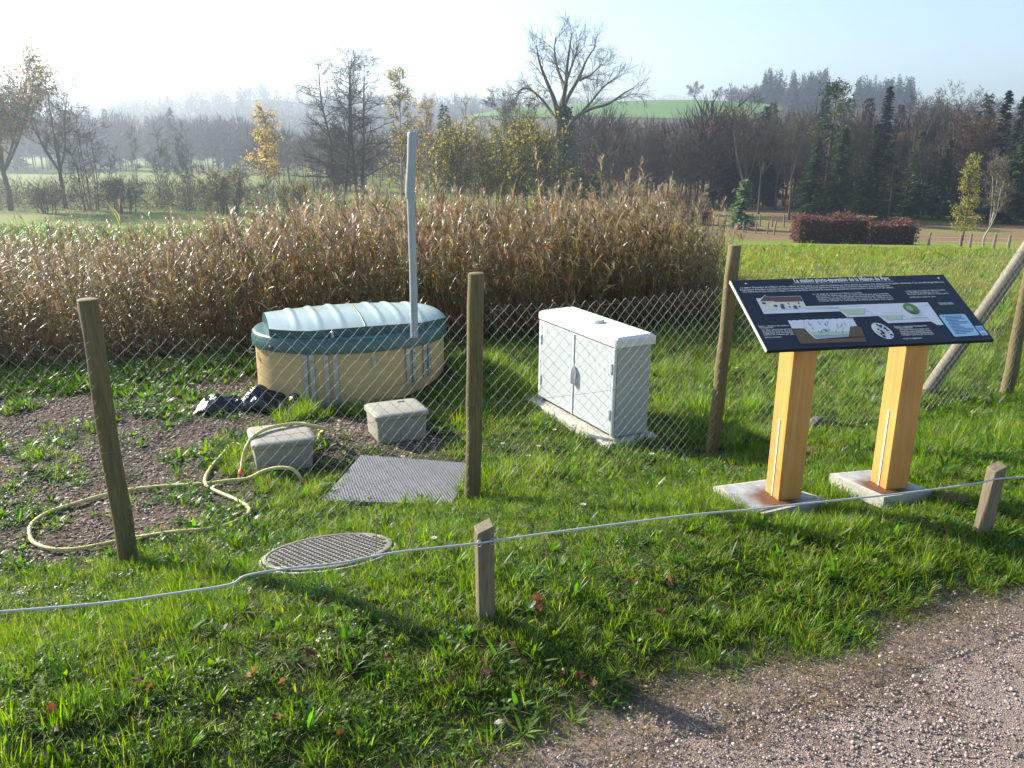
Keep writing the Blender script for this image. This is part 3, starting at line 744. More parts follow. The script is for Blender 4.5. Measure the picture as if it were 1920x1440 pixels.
mc = hit(616, 1040); mc[2] = float(gz(mc[0], mc[1]))+.014
mh = empty('manhole_cover', tuple(mc)); mh.rotation_euler = Matrix.Rotation(math.radians(-13), 3, Vector((D[0], D[1], 0))).to_euler()
tag(mh, 'round studded cast iron manhole cover set in the grass bank', 'manhole cover')
R_ = .295
loft([(oval(R_+.016, R_+.016, 64, 2), -.08), (oval(R_+.016, R_+.016, 64, 2), -.004), (oval(R_+.006, R_+.006, 64, 2), -.002), (oval(R_+.006, R_+.006, 64, 2), -.01)], 'seat_ring', M['concrete_light'], mh)
loft([(oval(R_, R_, 64, 2), -.05), (oval(R_, R_, 64, 2), .006), (oval(R_-.004, R_-.004, 64, 2), .009), (oval(R_-.016, R_-.016, 64, 2), .009), (oval(R_-.019, R_-.019, 64, 2), .004)], 'cover', M['cast'], mh, cap_top=True)
stud_me = MB().add([(-.011, -.005, .003), (.011, -.005, .003), (.011, .005, .003), (-.011, .005, .003), (-.008, -.0035, .0105), (.008, -.0035, .0105), (.008, .0035, .0105), (-.008, .0035, .0105)],
                   [(0, 1, 5, 4), (1, 2, 6, 5), (2, 3, 7, 6), (3, 0, 4, 7), (4, 5, 6, 7)]).mesh('stud'); stud_me.materials.append(M['cast'])
for i in range(-9, 10):
    for j in range(-13, 14):
        x, y = (i+.5*(j % 2))*.036, j*.0235
        if x*x+y*y < (R_-.03)**2: link('stud', stud_me, None, mh, (x, y, 0), (0, 0, .35))

# ------------------------------------------------------------------ information board
BW, BH = 1.25, .495
board = empty('information_board', (1.806, 3.917, -.20), .226); tag(board, 'dark blue printed information board tilted on two square timber posts', 'information board')
TL_ = .565; bz = .730+.20
pan = empty('panel', (0, 0, bz), 0, board); pan.rotation_euler = (TL_, 0, 0)
# panel local: x right, y up the slope, z out of the face
bpan = MB().box((0, BH/2, -.008), (BW, BH, .014), bev=.0015).build('panel', M['panel'], board, loc=(0, 0, bz), rot=(TL_, 0, 0))
bpy.data.objects.remove(pan)
MB().box((-BW/2-.001, BH/2, -.009), (.006, BH-.002, .015)).build('edge_band', M['panel_edge'], bpan)
MB().box((0, -.001, -.012), (BW-.004, .005, .008)).build('edge_band', M['panel'], bpan)
# homography from the photograph of the panel to panel coordinates
src = np.array([(20, 88), (1525, 57), (1898, 522), (315, 597)], float); dst = np.array([(-BW/2, BH), (BW/2, BH), (BW/2, 0), (-BW/2, 0)])
Am = []
for (x, y), (u, v_) in zip(src, dst):
    Am += [[x, y, 1, 0, 0, 0, -u*x, -u*y], [0, 0, 0, x, y, 1, -v_*x, -v_*y]]
Hs = np.append(np.linalg.solve(np.array(Am), dst.ravel()), 1).reshape(3, 3)
def hp2(p):
    q = Hs @ np.array([p[0], p[1], 1]); return q[0]/q[2], q[1]/q[2]
lev = [0]
def printed(name, poly, mat, z=.0006, pix=True):
    P = [hp2(p) for p in poly] if pix else poly
    bm = bmesh.new(); vs = [bm.verts.new((x, y, z)) for x, y in P]; bm.faces.new(vs)
    bmesh.ops.recalc_face_normals(bm, faces=bm.faces[:])
    bmesh.ops.triangulate(bm, faces=bm.faces[:])
    for f in bm.faces:
        if f.normal.z < 0: f.normal_flip()
    me = bpy.data.meshes.new(name); bm.to_mesh(me); bm.free(); return link(name, me, mat, bpan)
def many(name, polys, mat, z, pix=True):
    V = []; F = []
    for pl in polys:
        P = [hp2(p) for p in pl] if pix else pl; o0 = len(V); V += [(x, y, z) for x, y in P]; F.append(tuple(o0+i for i in range(len(P))))
    me = bpy.data.meshes.new(name); me.from_pydata(V, [], F); me.update(); return link(name, me, mat, bpan)
printed('printed_section', [(210, 222), (246, 222), (270, 199), (297, 211), (527, 206), (571, 281), (1425, 257), (1545, 418), (1500, 419), (1455, 393), (1155, 405), (1085, 352), (868, 362), (815, 318), (273, 335)], M['p_white'])
printed('printed_house_wall', [(228, 244), (550, 246), (569, 295), (276, 306)], M['p_cream'], .0009)
printed('printed_roof', [(270, 203), (299, 213), (525, 209), (548, 246), (345, 249), (340, 243), (240, 243)], M['p_roof'], .0012)
many('printed_windows', [[(252, 252), (278, 252), (284, 264), (258, 264)], [(338, 271), (362, 271), (367, 283), (343, 283)], [(436, 256), (446, 256), (450, 266), (440, 266)], [(510, 254), (520, 254), (525, 264), (514, 264)], [(446, 281), (457, 280), (461, 290), (450, 291)], [(517, 278), (528, 278), (533, 288), (522, 288)]], M['p_dark'], .0013)
many('printed_doors', [[(384, 268), (394, 263), (408, 264), (424, 299), (398, 300)], [(476, 276), (502, 276), (513, 298), (488, 299)]], M['p_blue'], .0013)
many('printed_filters', [[(800, 303), (985, 300), (988, 338), (868, 342)], [(1090, 350), (1248, 347), (1252, 377), (1150, 382)]], M['p_green'], .0010)
def stroke(x0, y0, x1, y1, w=2.2):
    dx, dy = x1-x0, y1-y0; L = math.hypot(dx, dy); nx_, ny_ = -dy/L*w/2, dx/L*w/2
    return [(x0+nx_, y0+ny_), (x1+nx_, y1+ny_), (x1-nx_, y1-ny_), (x0-nx_, y0-ny_)]
rs = random.Random(4)
many('printed_lines', [stroke(570, 293, 800, 287), stroke(570, 300, 800, 294), stroke(985, 300, 985, 340), stroke(985, 300, 1050, 345), stroke(1252, 347, 1252, 380), stroke(1252, 347, 1300, 375), stroke(1310, 371, 1435, 367, 4), stroke(868, 344, 990, 340), stroke(1150, 384, 1300, 380), stroke(868, 345, 880, 375, 4), stroke(1365, 292, 1435, 276, 3)]
     + [stroke(735+8*k, 302-rs.random()*6, 740+8*k, 294-rs.random()*6, 3) for k in range(9)]
     + [stroke(820+15*k, 290, 826+15*k, 280+rs.random()*5, 2) for k in range(10)] + [stroke(1110+14*k, 335, 1116+14*k, 324+rs.random()*5, 2) for k in range(9)]
     + [stroke(1320+13*k, 369, 1324+13*k, 363, 5) for k in range(9)], M['p_grey'], .0014)
def ell(cx_, cy_, rx, ry, tilt=0.0, n=28):
    return [(cx_+rx*math.cos(a)+tilt*ry*math.sin(a), cy_+ry*math.sin(a)) for a in np.linspace(0, 2*PI, n, endpoint=False)]
printed('printed_photo', ell(1312, 303, 50, 40, .8), M['p_leaf'], .0015)
printed('printed_photo_water', ell(1300, 300, 22, 17, .8), M['p_grey'], .0018)
printed('printed_photo_bank', [(1300, 330), (1370, 322), (1366, 334), (1345, 343), (1320, 340)], M['p_brown'], .0018)
zz = [(445+46*k/2, 383-1.5*k/2+(2 if k % 2 else -2)) for k in range(20)]
printed('printed_bed_section', zz+[(905, 367), (940, 424), (890, 428), (884, 500), (650, 517), (565, 440), (480, 440)], M['p_white'])
printed('printed_bed_earth', [(480, 441), (564, 441), (648, 521), (1000, 504), (1012, 536), (546, 551)], M['p_brown'])
printed('printed_bed_wall', [(891, 429), (964, 428), (998, 500), (885, 501)], M['p_brown'])
many('printed_gravel', [[(606, 466), (884, 462), (884, 482), (628, 488)]], M['p_green'], .0010)
many('printed_water', [[(630, 489), (884, 483), (884, 499), (650, 511)]], M['p_grey'], .0010)
pl = []
for cx_ in (585, 690, 720, 815):
    for k in range(16):
        x0 = cx_+rs.uniform(-28, 40); y0 = rs.uniform(385, 460); pl.append(stroke(x0, y0, x0+rs.uniform(-12, 16), y0+rs.uniform(8, 18), 2.4))
many('printed_reeds', pl, M['p_dark'], .0014)
printed('printed_medallion', ell(1120, 460, 62, 58, .9), M['p_white'])
many('printed_medallion_spots', [ell(1120+rs.uniform(-40, 40)+.9*q, 460+q, rs.uniform(5, 13), rs.uniform(4, 9), .8, 10) for q in np.linspace(-44, 44, 17)], M['p_dark'], .0010)
many('printed_medallion_leaves', [ell(1095, 440, 16, 10, .8, 12), ell(1150, 470, 18, 12, .8, 12), ell(1085, 468, 12, 10, .8, 12)], M['p_green'], .0013)
printed('printed_notice', [(1516, 346), (1678, 341), (1690, 347), (1794, 486), (1788, 492), (1632, 502), (1620, 498), (1508, 353)], M['p_sky'])
def notice_lines():
    out = []
    for k, (a, b_) in enumerate([(.05, .85), (.15, .8), (.12, .9), (.12, .6), (.15, .95), (.1, .85), (.12, .5), (.1, .55), (.1, .65), (.1, .95), (.1, .9), (.1, .85), (.1, .55)]):
        f = .06+.9*k/13; x0 = 1512+f*112; x1 = 1685+f*106; y0 = 350+f*148; y1 = 345+f*143
        out.append(stroke(x0+(x1-x0)*a, y0+(y1-y0)*a, x0+(x1-x0)*b_, y0+(y1-y0)*b_, 4.0))
    return out
many('printed_notice_lines', notice_lines(), M['p_blue'], .0010)
printed('printed_label', [(1760, 428), (1808, 425), (1855, 490), (1812, 494)], M['p_white'])
printed('printed_label_field', [(1768, 432), (1806, 430), (1828, 460), (1790, 463)], M['p_midblue'], .0010)
many('printed_label_field', [[(1800, 474), (1830, 472), (1843, 487), (1812, 489)]], M['p_midblue'], .0010)
FONT = bpy.data.fonts.load('<builtin>') if '<builtin>' in bpy.data.fonts else None
def text(name, body, p0, p1, size, mat=None, z=.0016, bold=0.0):
    a = np.array(hp2(p0)); b_ = np.array(hp2(p1))
    cu = bpy.data.curves.new(name, 'FONT'); cu.body = body; cu.size = 1.0; cu.offset = bold; cu.resolution_u = 2
    t = bpy.data.objects.new(name, cu); COL.objects.link(t)
    bpy.context.view_layer.update()
    me = bpy.data.meshes.new_from_object(t.evaluated_get(bpy.context.evaluated_depsgraph_get())); bpy.data.objects.remove(t)
    co = np.zeros(len(me.vertices)*3, np.float32); me.vertices.foreach_get('co', co); co = co.reshape(-1, 3)
    w = co[:, 0].max()-co[:, 0].min(); L = np.hypot(*(b_-a)); d = (b_-a)/L
    out = np.zeros_like(co); X = (co[:, 0]-co[:, 0].min())*L/w; Y = co[:, 1]*size
    out[:, 0] = a[0]+X*d[0]-Y*d[1]; out[:, 1] = a[1]+X*d[1]+Y*d[0]; out[:, 2] = z
    me.vertices.foreach_set('co', out.ravel()); me.update(); me.materials.clear()
    return link(name, me, mat or M['p_text'], bpan)
text('printed_title', 'La station phyto-épuration de la Maison du Parc', (482, 111), (1155, 97), .043, bold=.03)
many('printed_title_rule', [stroke(468, 120, 1180, 104, 2)], M['p_text'], .0010)
body = [("La station d'épuration de la Maison du Parc, réalisée en 2012 utilise un procédé de traitement par filtres plantés de roseaux, bien adapté pour les petites collectivités. C'est une technologie fiable avec", (98, 151), (1535, 118)),
        ("d'exploitation et facilitant la gestion des résidus de traitement. Elle présente également l'avantage d'une très bonne intégration dans un paysage rural.", (92, 167), (1158, 141)),
        ("Une station de ce type comporte 2 étages. L'ensemble des filtres, sous plants de roseaux, est généralement dimensionné sur la base de 2 m² par habitant.", (114, 181), (1185, 155))]
for b_, p, q in body: text('printed_paragraph', b_, p, q, .0165, bold=.012)
blk = [("Le 1er étage est composé de 3 filtres en parallèle", (615, 200), (962, 191)), ("alimentés en alternance par les eaux usées brutes qui traversent", (640, 213), (1150, 198)), ("les graviers où se développent les bactéries qui dégradent la", (648, 225), (1165, 211)), ("matière organique. Les boues sont retenues en surface et les", (655, 237), (1180, 224)), ("roseaux évitent le colmatage du filtre pendant son repos", (662, 249), (1188, 237)),
       ("Le 2ème étage est composé de 2 filtres en parallèle", (1268, 182), (1545, 174)), ("qui complètent le traitement des eaux", (1275, 194), (1500, 188)), ("avec une couche de sable où se poursuit la", (1284, 205), (1568, 198)), ("nitrification avant le rejet", (1300, 226), (1480, 220)),
       ("Rejet dans le milieu", (1505, 268), (1600, 265)), ("naturel après infiltration", (1510, 277), (1612, 273)),
       ("Étape 1 : rétention des matières", (242, 430), (455, 424)), ("en suspension", (250, 441), (345, 438)), ("Les eaux usées brutes arrivent", (268, 456), (480, 449)), ("en tête de station et sont", (272, 468), (485, 461)), ("réparties sur les filtres", (278, 479), (490, 473)), ("plantés de roseaux par des", (284, 491), (497, 485)), ("bâchées successives", (292, 510), (410, 506)),
       ("Étape 2 : traitement biologique des", (1203, 436), (1428, 428)), ("matières organiques", (1212, 445), (1332, 441)), ("Les bactéries fixées sur les graviers et les", (1240, 457), (1448, 450)), ("racines des roseaux dégradent la matière", (1246, 470), (1460, 463)), ("organique dissoute en présence de", (1252, 482), (1470, 475)), ("l'oxygène apporté par les drains", (1258, 494), (1480, 487)), ("et par la végétation", (1268, 521), (1400, 516))]
for k, (b_, p, q) in enumerate(blk): text('printed_paragraph', b_, p, q, .0150, mat=M['p_text'], bold=.006)
MB().tube([(-BW/2+.075, BH-.03, .0), (-BW/2+.075, BH-.03, .002)], [.006, .005], 8).build('screw', M['dullgalv'], bpan)
MB().tube([(BW/2-.045, BH-.03, .0), (BW/2-.045, BH-.03, .002)], [.006, .005], 8).build('screw', M['dullgalv'], bpan)
# posts
ca_, sa_ = math.cos(.226), math.sin(.226)
pads = []
for (px, py), zt in (((1459, 938), -.080), ((1661, 918), -.060)):
    c = atz(px, py, zt); q = .065; w = c[:2]+np.array([ca_*q-sa_*q, sa_*q+ca_*q]); pads.append((w, zt))
    rel = w-np.array([1.806, 3.917]); lx_, ly_ = ca_*rel[0]+sa_*rel[1], -sa_*rel[0]+ca_*rel[1]
    def ztop(yl): return bz + yl*math.tan(TL_) - .018/math.cos(TL_)
    zb = zt+.20
    V = []
    for zc_ in (0, 1):
        for sx, sy in ((-1, -1), (1, -1), (1, 1), (-1, 1)):
            V.append((lx_+sx*q, ly_+sy*q, (zb-.02) if zc_ == 0 else ztop(ly_+sy*q)))
    o = MB().add(V, [(3, 2, 1, 0), (4, 5, 6, 7), (0, 1, 5, 4), (1, 2, 6, 5), (2, 3, 7, 6), (3, 0, 4, 7)]).build('post', M['board_post'], board)
    bv = o.modifiers.new('b', 'BEVEL'); bv.width = .004; bv.segments = 2
    MB().box((lx_-q-.001, ly_-.005, zb+.20), (.006, .010, .43), bev=.001).build('rod', M['rod'], board)
# concrete pads with zinc plate under the posts
for k, (pts, lab) in enumerate(((((1338, 910), (1409, 966), (1549, 933), (1436, 897)), 'concrete footing pad with zinc plate under the board post below the house drawing'),
                                (((1556, 886), (1658, 930), (1748, 917), (1632, 879)), 'concrete footing pad with zinc plate under the board post below the round medallion'))):
    zt = pads[k][1]; P = [atz(px, py, zt) for px, py in pts]; c = np.mean(P, 0)
    root = empty('footing_pad', (c[0], c[1], zt)); tag(root, lab, 'footing', 'footings of the information board')
    pl = [(p[0]-c[0], p[1]-c[1]) for p in P]
    MB().prism(pl, -.14, -.006).build('slab', M['concrete_light'], root)
    pw = pads[k][0]
    def pad_mat():
        m, nt, b = new_mat('zinc_plate_with_rust'); v = coords(nt)
        gm = nd(nt, 'ShaderNodeVectorMath', operation='LENGTH'); mp = nd(nt, 'ShaderNodeMapping'); mp.inputs['Location'].default_value = (-(pw[0]-c[0])+.05, -(pw[1]-c[1])+.05, 0)
        nt.links.new(v, mp.inputs[0]); nt.links.new(mp.outputs[0], gm.inputs[0])
        n = noise(nt, v, 18, 4, .6); ad = nd(nt, 'ShaderNodeMath', operation='MULTIPLY_ADD'); ad.inputs[1].default_value = .12; nt.links.new(n, ad.inputs[0]); nt.links.new(gm.outputs['Value'], ad.inputs[2])
        base = ramp(nt, noise(nt, v, 8, 5), [(.3, (.26, .27, .28)), (.7, (.40, .41, .41))])
        col = mix(nt, ramp(nt, ad.outputs[0], [(.14, (1, 1, 1)), (.23, (0, 0, 0))]), base, (.13, .055, .02))
        nt.links.new(col, b.inputs['Base Color']); b.inputs['Roughness'].default_value = .55; return m
    MB().prism([(x*.86, y*.86) for x, y in pl], -.012, .0).build('base_plate', pad_mat(), root)
# ------------------------------------------------------------------ scattered ground cover (geometry nodes)
def proto_collection(name, meshes, mat):
    c = bpy.data.collections.new(name)
    for k, me in enumerate(meshes):
        o = bpy.data.objects.new('%s_%02d' % (name, k), me)
        if len(me.materials) == 0: me.materials.append(mat)
        c.objects.link(o)
    return c

def scatter(name, P, rot, scl, pid, coll):
    n = len(P)
    me = bpy.data.meshes.new(name); me.vertices.add(n); me.vertices.foreach_set('co', np.asarray(P, np.float32).ravel())
    a = me.attributes.new('rot', 'FLOAT_VECTOR', 'POINT'); a.data.foreach_set('vector', np.asarray(rot, np.float32).ravel())
    a = me.attributes.new('scl', 'FLOAT_VECTOR', 'POINT'); a.data.foreach_set('vector', np.asarray(scl, np.float32).ravel())
    a = me.attributes.new('pid', 'INT', 'POINT'); a.data.foreach_set('value', np.asarray(pid, np.int32))
    o = bpy.data.objects.new(name, me); COL.objects.link(o)
    ng = bpy.data.node_groups.new(name, 'GeometryNodeTree')
    ng.interface.new_socket('Geometry', in_out='INPUT', socket_type='NodeSocketGeometry'); ng.interface.new_socket('Geometry', in_out='OUTPUT', socket_type='NodeSocketGeometry')
    gi = ng.nodes.new('NodeGroupInput'); go = ng.nodes.new('NodeGroupOutput')
    ip = ng.nodes.new('GeometryNodeInstanceOnPoints'); ci = ng.nodes.new('GeometryNodeCollectionInfo')
    ci.inputs['Collection'].default_value = coll; ci.inputs['Separate Children'].default_value = True; ci.inputs['Reset Children'].default_value = True
    def attr(nm, t):
        q = ng.nodes.new('GeometryNodeInputNamedAttribute'); q.data_type = t; q.inputs['Name'].default_value = nm; return q.outputs['Attribute']
    er = ng.nodes.new('FunctionNodeEulerToRotation'); L = ng.links.new
    L(attr('rot', 'FLOAT_VECTOR'), er.inputs[0]); L(er.outputs[0], ip.inputs['Rotation'])
    L(attr('scl', 'FLOAT_VECTOR'), ip.inputs['Scale']); L(attr('pid', 'INT'), ip.inputs['Instance Index'])
    ip.inputs['Pick Instance'].default_value = True
    L(gi.outputs[0], ip.inputs['Points']); L(ci.outputs[0], ip.inputs['Instance']); L(ip.outputs[0], go.inputs[0])
    md = o.modifiers.new('scatter', 'NODES'); md.node_group = ng
    return o

def strips(base, az, lean, L, w, cols, curve=.9, seg=3, flat=False, twist=None):
    """tapering bent blades; arrays of n; returns V,F,C"""
    n = len(L); az = np.asarray(az); t = np.linspace(0, 1, seg+1)
    ang = np.asarray(lean)[:, None]+(np.zeros(n)+curve)[:, None]*t[None]
    ds = (L/seg)[:, None]
    hor = np.concatenate([np.zeros((n, 1)), np.cumsum(np.sin(ang[:, :-1])*ds, 1)], 1)
    ver = np.concatenate([np.zeros((n, 1)), np.cumsum(np.cos(ang[:, :-1])*ds, 1)], 1)
    dx, dy = np.cos(az), np.sin(az)
    cx_ = base[:, 0:1]+hor*dx[:, None]; cy_ = base[:, 1:2]+hor*dy[:, None]; cz_ = base[:, 2:3]+ver
    wt = w[:, None]*(np.sin(PI*np.clip(t*.82+.18, 0, 1))**.8 if flat else (1-t**2.2*.97))[None]/2
    tw = az+PI/2 if twist is None else az+PI/2+twist
    ox, oy = np.cos(tw)[:, None]*wt, np.sin(tw)[:, None]*wt
    Lf = np.stack([cx_-ox, cy_-oy, cz_], -1); Rt = np.stack([cx_+ox, cy_+oy, cz_], -1)
    V = np.stack([Lf, Rt], 2).reshape(-1, 3)
    k = (np.arange(n)[:, None]*(seg+1)+np.arange(seg)[None]).ravel()*2
    F = np.stack([k, k+1, k+3, k+2], -1)
    shade = np.ones(seg+1)
    C = (np.asarray(cols)[:, None, None, :]*shade[None, :, None, None]*np.ones((1, 1, 2, 1))).reshape(-1, 3)
    return V, F, C

def joinm(parts):
    V = []; F = []; C = []; o = 0
    for v, f, c in parts: V.append(v); F.append(f+o); C.append(c); o += len(v)
    return np.concatenate(V), np.concatenate(F), np.concatenate(C)

GREENS = np.array([(.120, .215, .020), (.165, .26, .026), (.090, .180, .018), (.21, .275, .036)])
def tuft(seed, n, R, hmin, hmax, w, lean, dry=.13, pal=GREENS):
    r = np.random.default_rng(seed)
    a = r.uniform(0, 2*PI, n); rr_ = R*np.sqrt(r.uniform(0, 1, n))
    base = np.stack([rr_*np.cos(a), rr_*np.sin(a), np.full(n, -.012)], -1)
    az = a+r.normal(0, .9, n); L = r.uniform(hmin, hmax, n)
    cols = pal[r.integers(0, len(pal), n)]*r.uniform(.75, 1.25, (n, 1))
    d = r.uniform(0, 1, n) < dry
    cols[d] = np.array([.30, .25, .11])*r.uniform(.7, 1.2, (d.sum(), 1))
    v, f, c = strips(base, az, np.abs(r.normal(lean, .25, n)), L, r.uniform(.7, 1.2, n)*w, cols, curve=r.uniform(.2, 1.3, n), seg=3)
    return np_mesh('tuft', v, f, c)
def rosette(seed, n, L, w, pal, lean=1.0):
    r = np.random.default_rng(seed); a = np.linspace(0, 2*PI, n, endpoint=False)+r.normal(0, .3, n)
    base = np.stack([.008*np.cos(a), .008*np.sin(a), np.full(n, .004)], -1)
    cols = pal[r.integers(0, len(pal), n)]*r.uniform(.7, 1.25, (n, 1))
    v, f, c = strips(base, a, np.clip(r.normal(lean, .3, n), .2, 1.4), L*r.uniform(.6, 1.15, n), w*r.uniform(.7, 1.2, n), cols, curve=r.uniform(.1, .8, n), seg=4, flat=True)
    return np_mesh('rosette', v, f, c)
def clover(seed, n, R, sz, pal):
    r = np.random.default_rng(seed); parts = []
    for k in range(n):
        a = r.uniform(0, 2*PI); q = R*math.sqrt(r.uniform()); h = r.uniform(.012, .05)
        b = np.array([q*math.cos(a), q*math.sin(a), h])
        a3 = r.uniform(0, 2*PI)+np.arange(3)*2.1
        col = pal[r.integers(0, len(pal))]*r.uniform(.7, 1.25)
        v, f, c = strips(np.tile(b, (3, 1)), a3, np.clip(r.normal(1.25, .25, 3), .5, 1.6), np.full(3, sz)*r.uniform(.7, 1.2), np.full(3, sz*.85), np.tile(col, (3, 1)), curve=.35, seg=2, flat=True)
        parts.append((v, f, c))
    return np_mesh('clover', *joinm(parts))
PASTURE = np.array([(.20, .215, .032), (.165, .20, .028), (.28, .25, .065)])
PB = np.array([(.085, .165, .022), (.115, .195, .026), (.065, .13, .020)])
protos = [tuft(1, 34, .050, .04, .11, .0042, .35), tuft(2, 30, .055, .03, .085, .0045, .5), tuft(3, 40, .045, .06, .15, .0042, .35, .12), tuft(4, 28, .06, .02, .06, .005, .7, .15),
          tuft(5, 36, .05, .05, .12, .004, .5, .05), tuft(6, 26, .055, .03, .10, .004, .6, .7, GREENS*1.1),     # 5: straw
          rosette(7, 9, .085, .022, PB), rosette(8, 7, .065, .028, PB, 1.1), clover(9, 14, .06, .016, PB), clover(10, 18, .07, .013, PB*1.15),
          rosette(11, 11, .13, .016, PB, .7), tuft(12, 50, .05, .10, .24, .005, .30, .06),
          tuft(13, 34, .06, .02, .07, .0055, .6, .25, PASTURE), tuft(14, 30, .06, .03, .09, .005, .5, .15, PASTURE*1.05)]
turf = proto_collection('turf_piece', protos, M['flora'])

# things the grass keeps clear of: (centre x, y, half-length, half-width, yaw)
CLEAR = [(-1.369, 6.891, .80, .60, .368), (-1.499, 5.069, .19, .18, .386), (-.823, 5.608, .19, .16, .44), (-.66, 4.74, .36, .34, -.1), (mc[0], mc[1]+.03, .245, .225, 0), (mc[0], mc[1]+.03, .225, .225, .78), (pb[0], pb[1], .40, .12, .15),
         (cx-.5*CW*math.cos(ca)-.5*CD*math.sin(ca), cy-.5*CW*math.sin(ca)+.5*CD*math.cos(ca), .60, .20, ca),
         (pads[0][0][0]-.05, pads[0][0][1]-.05, .20, .20, .2), (pads[1][0][0]-.02, pads[1][0][1], .18, .15, .2)]
def clear_of(x, y, grow=0.0):
    ok = np.ones(len(x), bool)
    for a, b, hl, hw, yw in CLEAR:
        dx, dy = x-a, y-b; u = math.cos(yw)*dx+math.sin(yw)*dy; v_ = -math.sin(yw)*dx+math.cos(yw)*dy
        ok &= ~((np.abs(u) < hl+grow) & (np.abs(v_) < hw+grow))
    return ok
def in_reeds(x, y):
    f = 7.25+.32*(x+4.5)+.5*(vnoise(x, x*0, 1.3, 61)-.5)
    return (y > f) & (x < 2.45+.25*(y-10)) & (y < f+6.5)

def sample(n, x0, x1, y0, y1, r):
    return r.uniform(x0, x1, n), r.uniform(y0, y1, n)
def frustum(x, y, m=1.2): return np.abs(x) < .68*y+m
rg = np.random.default_rng(21)
X = []; Y = []; S = []; PIDS = []
def lay(n, x0, x1, y0, y1, scale, near=True):
    x, y = sample(n, x0, x1, y0, y1, rg)
    s = sdist(x, y); pe = path_edge(x, y)
    k = frustum(x, y) & clear_of(x, y, .01) & ~in_reeds(x, y)
    # thin grass on the path's rim, none on the path
    edge_p = np.clip((-pe-.02)/.35, 0, 1)
    k &= rg.uniform(0, 1, n) < np.where(pe > -.02, .025*np.exp(-np.clip(pe, 0, 9)/.25), .12+.88*edge_p)
    mm = mulch_mask(x, y)
    clump = vnoise(x, y, .32, 71)
    k &= rg.uniform(0, 1, n) < np.where(mm > .3, np.clip((clump-.38)*2.2, .035, .75), 1)
    k &= rg.uniform(0, 1, n) < .6+.4*np.clip((vnoise(x, y, .18, 75)-.2)*3, 0, 1)
    x, y, s, pe, mm = x[k], y[k], s[k], pe[k], mm[k]; n = len(x)
    kind = vnoise(x, y, .45, 72); k2 = vnoise(x, y, .9, 73); u = rg.uniform(0, 1, n)
    pid = rg.choice([0, 1, 4], n)
    pid = np.where((kind > .62) & (u < .55), rg.choice([2, 0], n), pid)
    pid = np.where((kind < .36) & (u < .5), rg.choice([3, 3, 8, 9], n), pid)
    broad = (s < .95) & (y < 4.6)                                     # weedy foot of the bank
    pid = np.where(broad & (u < .10+.14*(k2 > .5)), rg.choice([3, 6, 7, 8, 9], n), pid)
    pid = np.where(u > .955, rg.choice([6, 10], n), pid)
    pid = np.where((mm > .3) & (u < .75), rg.choice([6, 7, 8, 9, 9, 3], n), pid)
    pid = np.where(pe > -.10, rg.choice([5, 5, 3, 1], n), pid)
    pid = np.where((s > 2.15) & (s < 5) & (mm < .3) & (kind > .6) & (u < .5), rg.choice([5, 2, 11], n), pid)
    shade = (x < -.9) & (y > 6.3)
    pid = np.where(shade & (u < .75), rg.choice([6, 7, 10, 10, 9], n), pid)
    past = np.clip((y-6.5)/5, 0, .8)*(s > 2.4)*(x > -1)
    pid = np.where(rg.uniform(0, 1, n) < past, rg.choice([12, 13], n), pid)
    sc = scale*rg.uniform(.7, 1.3, n)*(.75+.55*vnoise(x, y, .5, 74))
    sc = np.where(mm > .3, sc*1.05, sc); sc = np.where(pe > -.12, sc*.65, sc)
    X.append(x); Y.append(y); S.append(sc); PIDS.append(pid)
lay(30000, -3.8, 4.2, 1.5, 4.6, .60)
lay(26000, -5.5, 6.5, 4.6, 9.0, .80)
lay(16000, -7, 11, 9.0, 16, 1.25)
lay(26000, -4, 28, 16, 38, 2.0)
lay(5000, -40, -4, 20, 60, 3.2)
x = np.concatenate(X); y = np.concatenate(Y); s_ = np.concatenate(S); pid = np.concatenate(PIDS); n = len(x)
grass = scatter('grass', np.stack([x, y, gz(x, y)], -1), np.stack([rg.normal(0, .14, n), rg.normal(0, .14, n), rg.uniform(0, 2*PI, n)], -1),
                np.stack([s_, s_, s_*rg.uniform(.7, 1.25, n)], -1), pid, turf)
tag(grass, 'short green grass with clover and weeds over the bank and pasture', 'grass', kind='stuff')
# loose gravel
def pebble(seed):
    r = np.random.default_rng(seed); bm = bmesh.new(); bmesh.ops.create_icosphere(bm, subdivisions=1, radius=1)
    for v in bm.verts: v.co = Vector((v.co.x*r.uniform(.8, 1.25), v.co.y*r.uniform(.65, 1.0), v.co.z*r.uniform(.45, .8)))
    bm.verts.index_update(); V = np.array([v.co[:] for v in bm.verts]); F = np.array([[v.index for v in f.verts] for f in bm.faces]); bm.free()
    b = r.uniform(.65, 1.35); return np_mesh('pebble', V, F, np.tile(np.array([.33, .265, .235])*b+r.normal(0, .012, 3), (len(V), 1)))
M['pebble'] = leaf_mat('pebbles', 0, .85, .3, .25)
pebs = proto_collection('pebble_piece', [pebble(k) for k in range(8)], M['pebble'])
x, y = sample(150000, -1.6, 4.2, 1.2, 4.4, rg); pe = path_edge(x, y)
k = frustum(x, y, .3) & (pe > -.12) & (rg.uniform(0, 1, len(x)) < np.clip((pe+.16)/.25, 0, 1)*(.55+.45*np.clip((vnoise(x, y, .35, 81)-.25)*2, 0, 1)))
x, y = x[k], y[k]; n = len(x); sz = np.clip(rg.lognormal(math.log(.0032), .40, n), .0018, .010)
gravel = scatter('gravel', np.stack([x, y, gz(x, y)+.012+sz*.25], -1), rg.uniform(-3, 3, (n, 3))*np.array([.1, .1, 1]), np.stack([sz]*3, -1), rg.integers(0, 8, n), pebs)
tag(gravel, 'loose pinkish gravel on the path', 'gravel', kind='stuff')
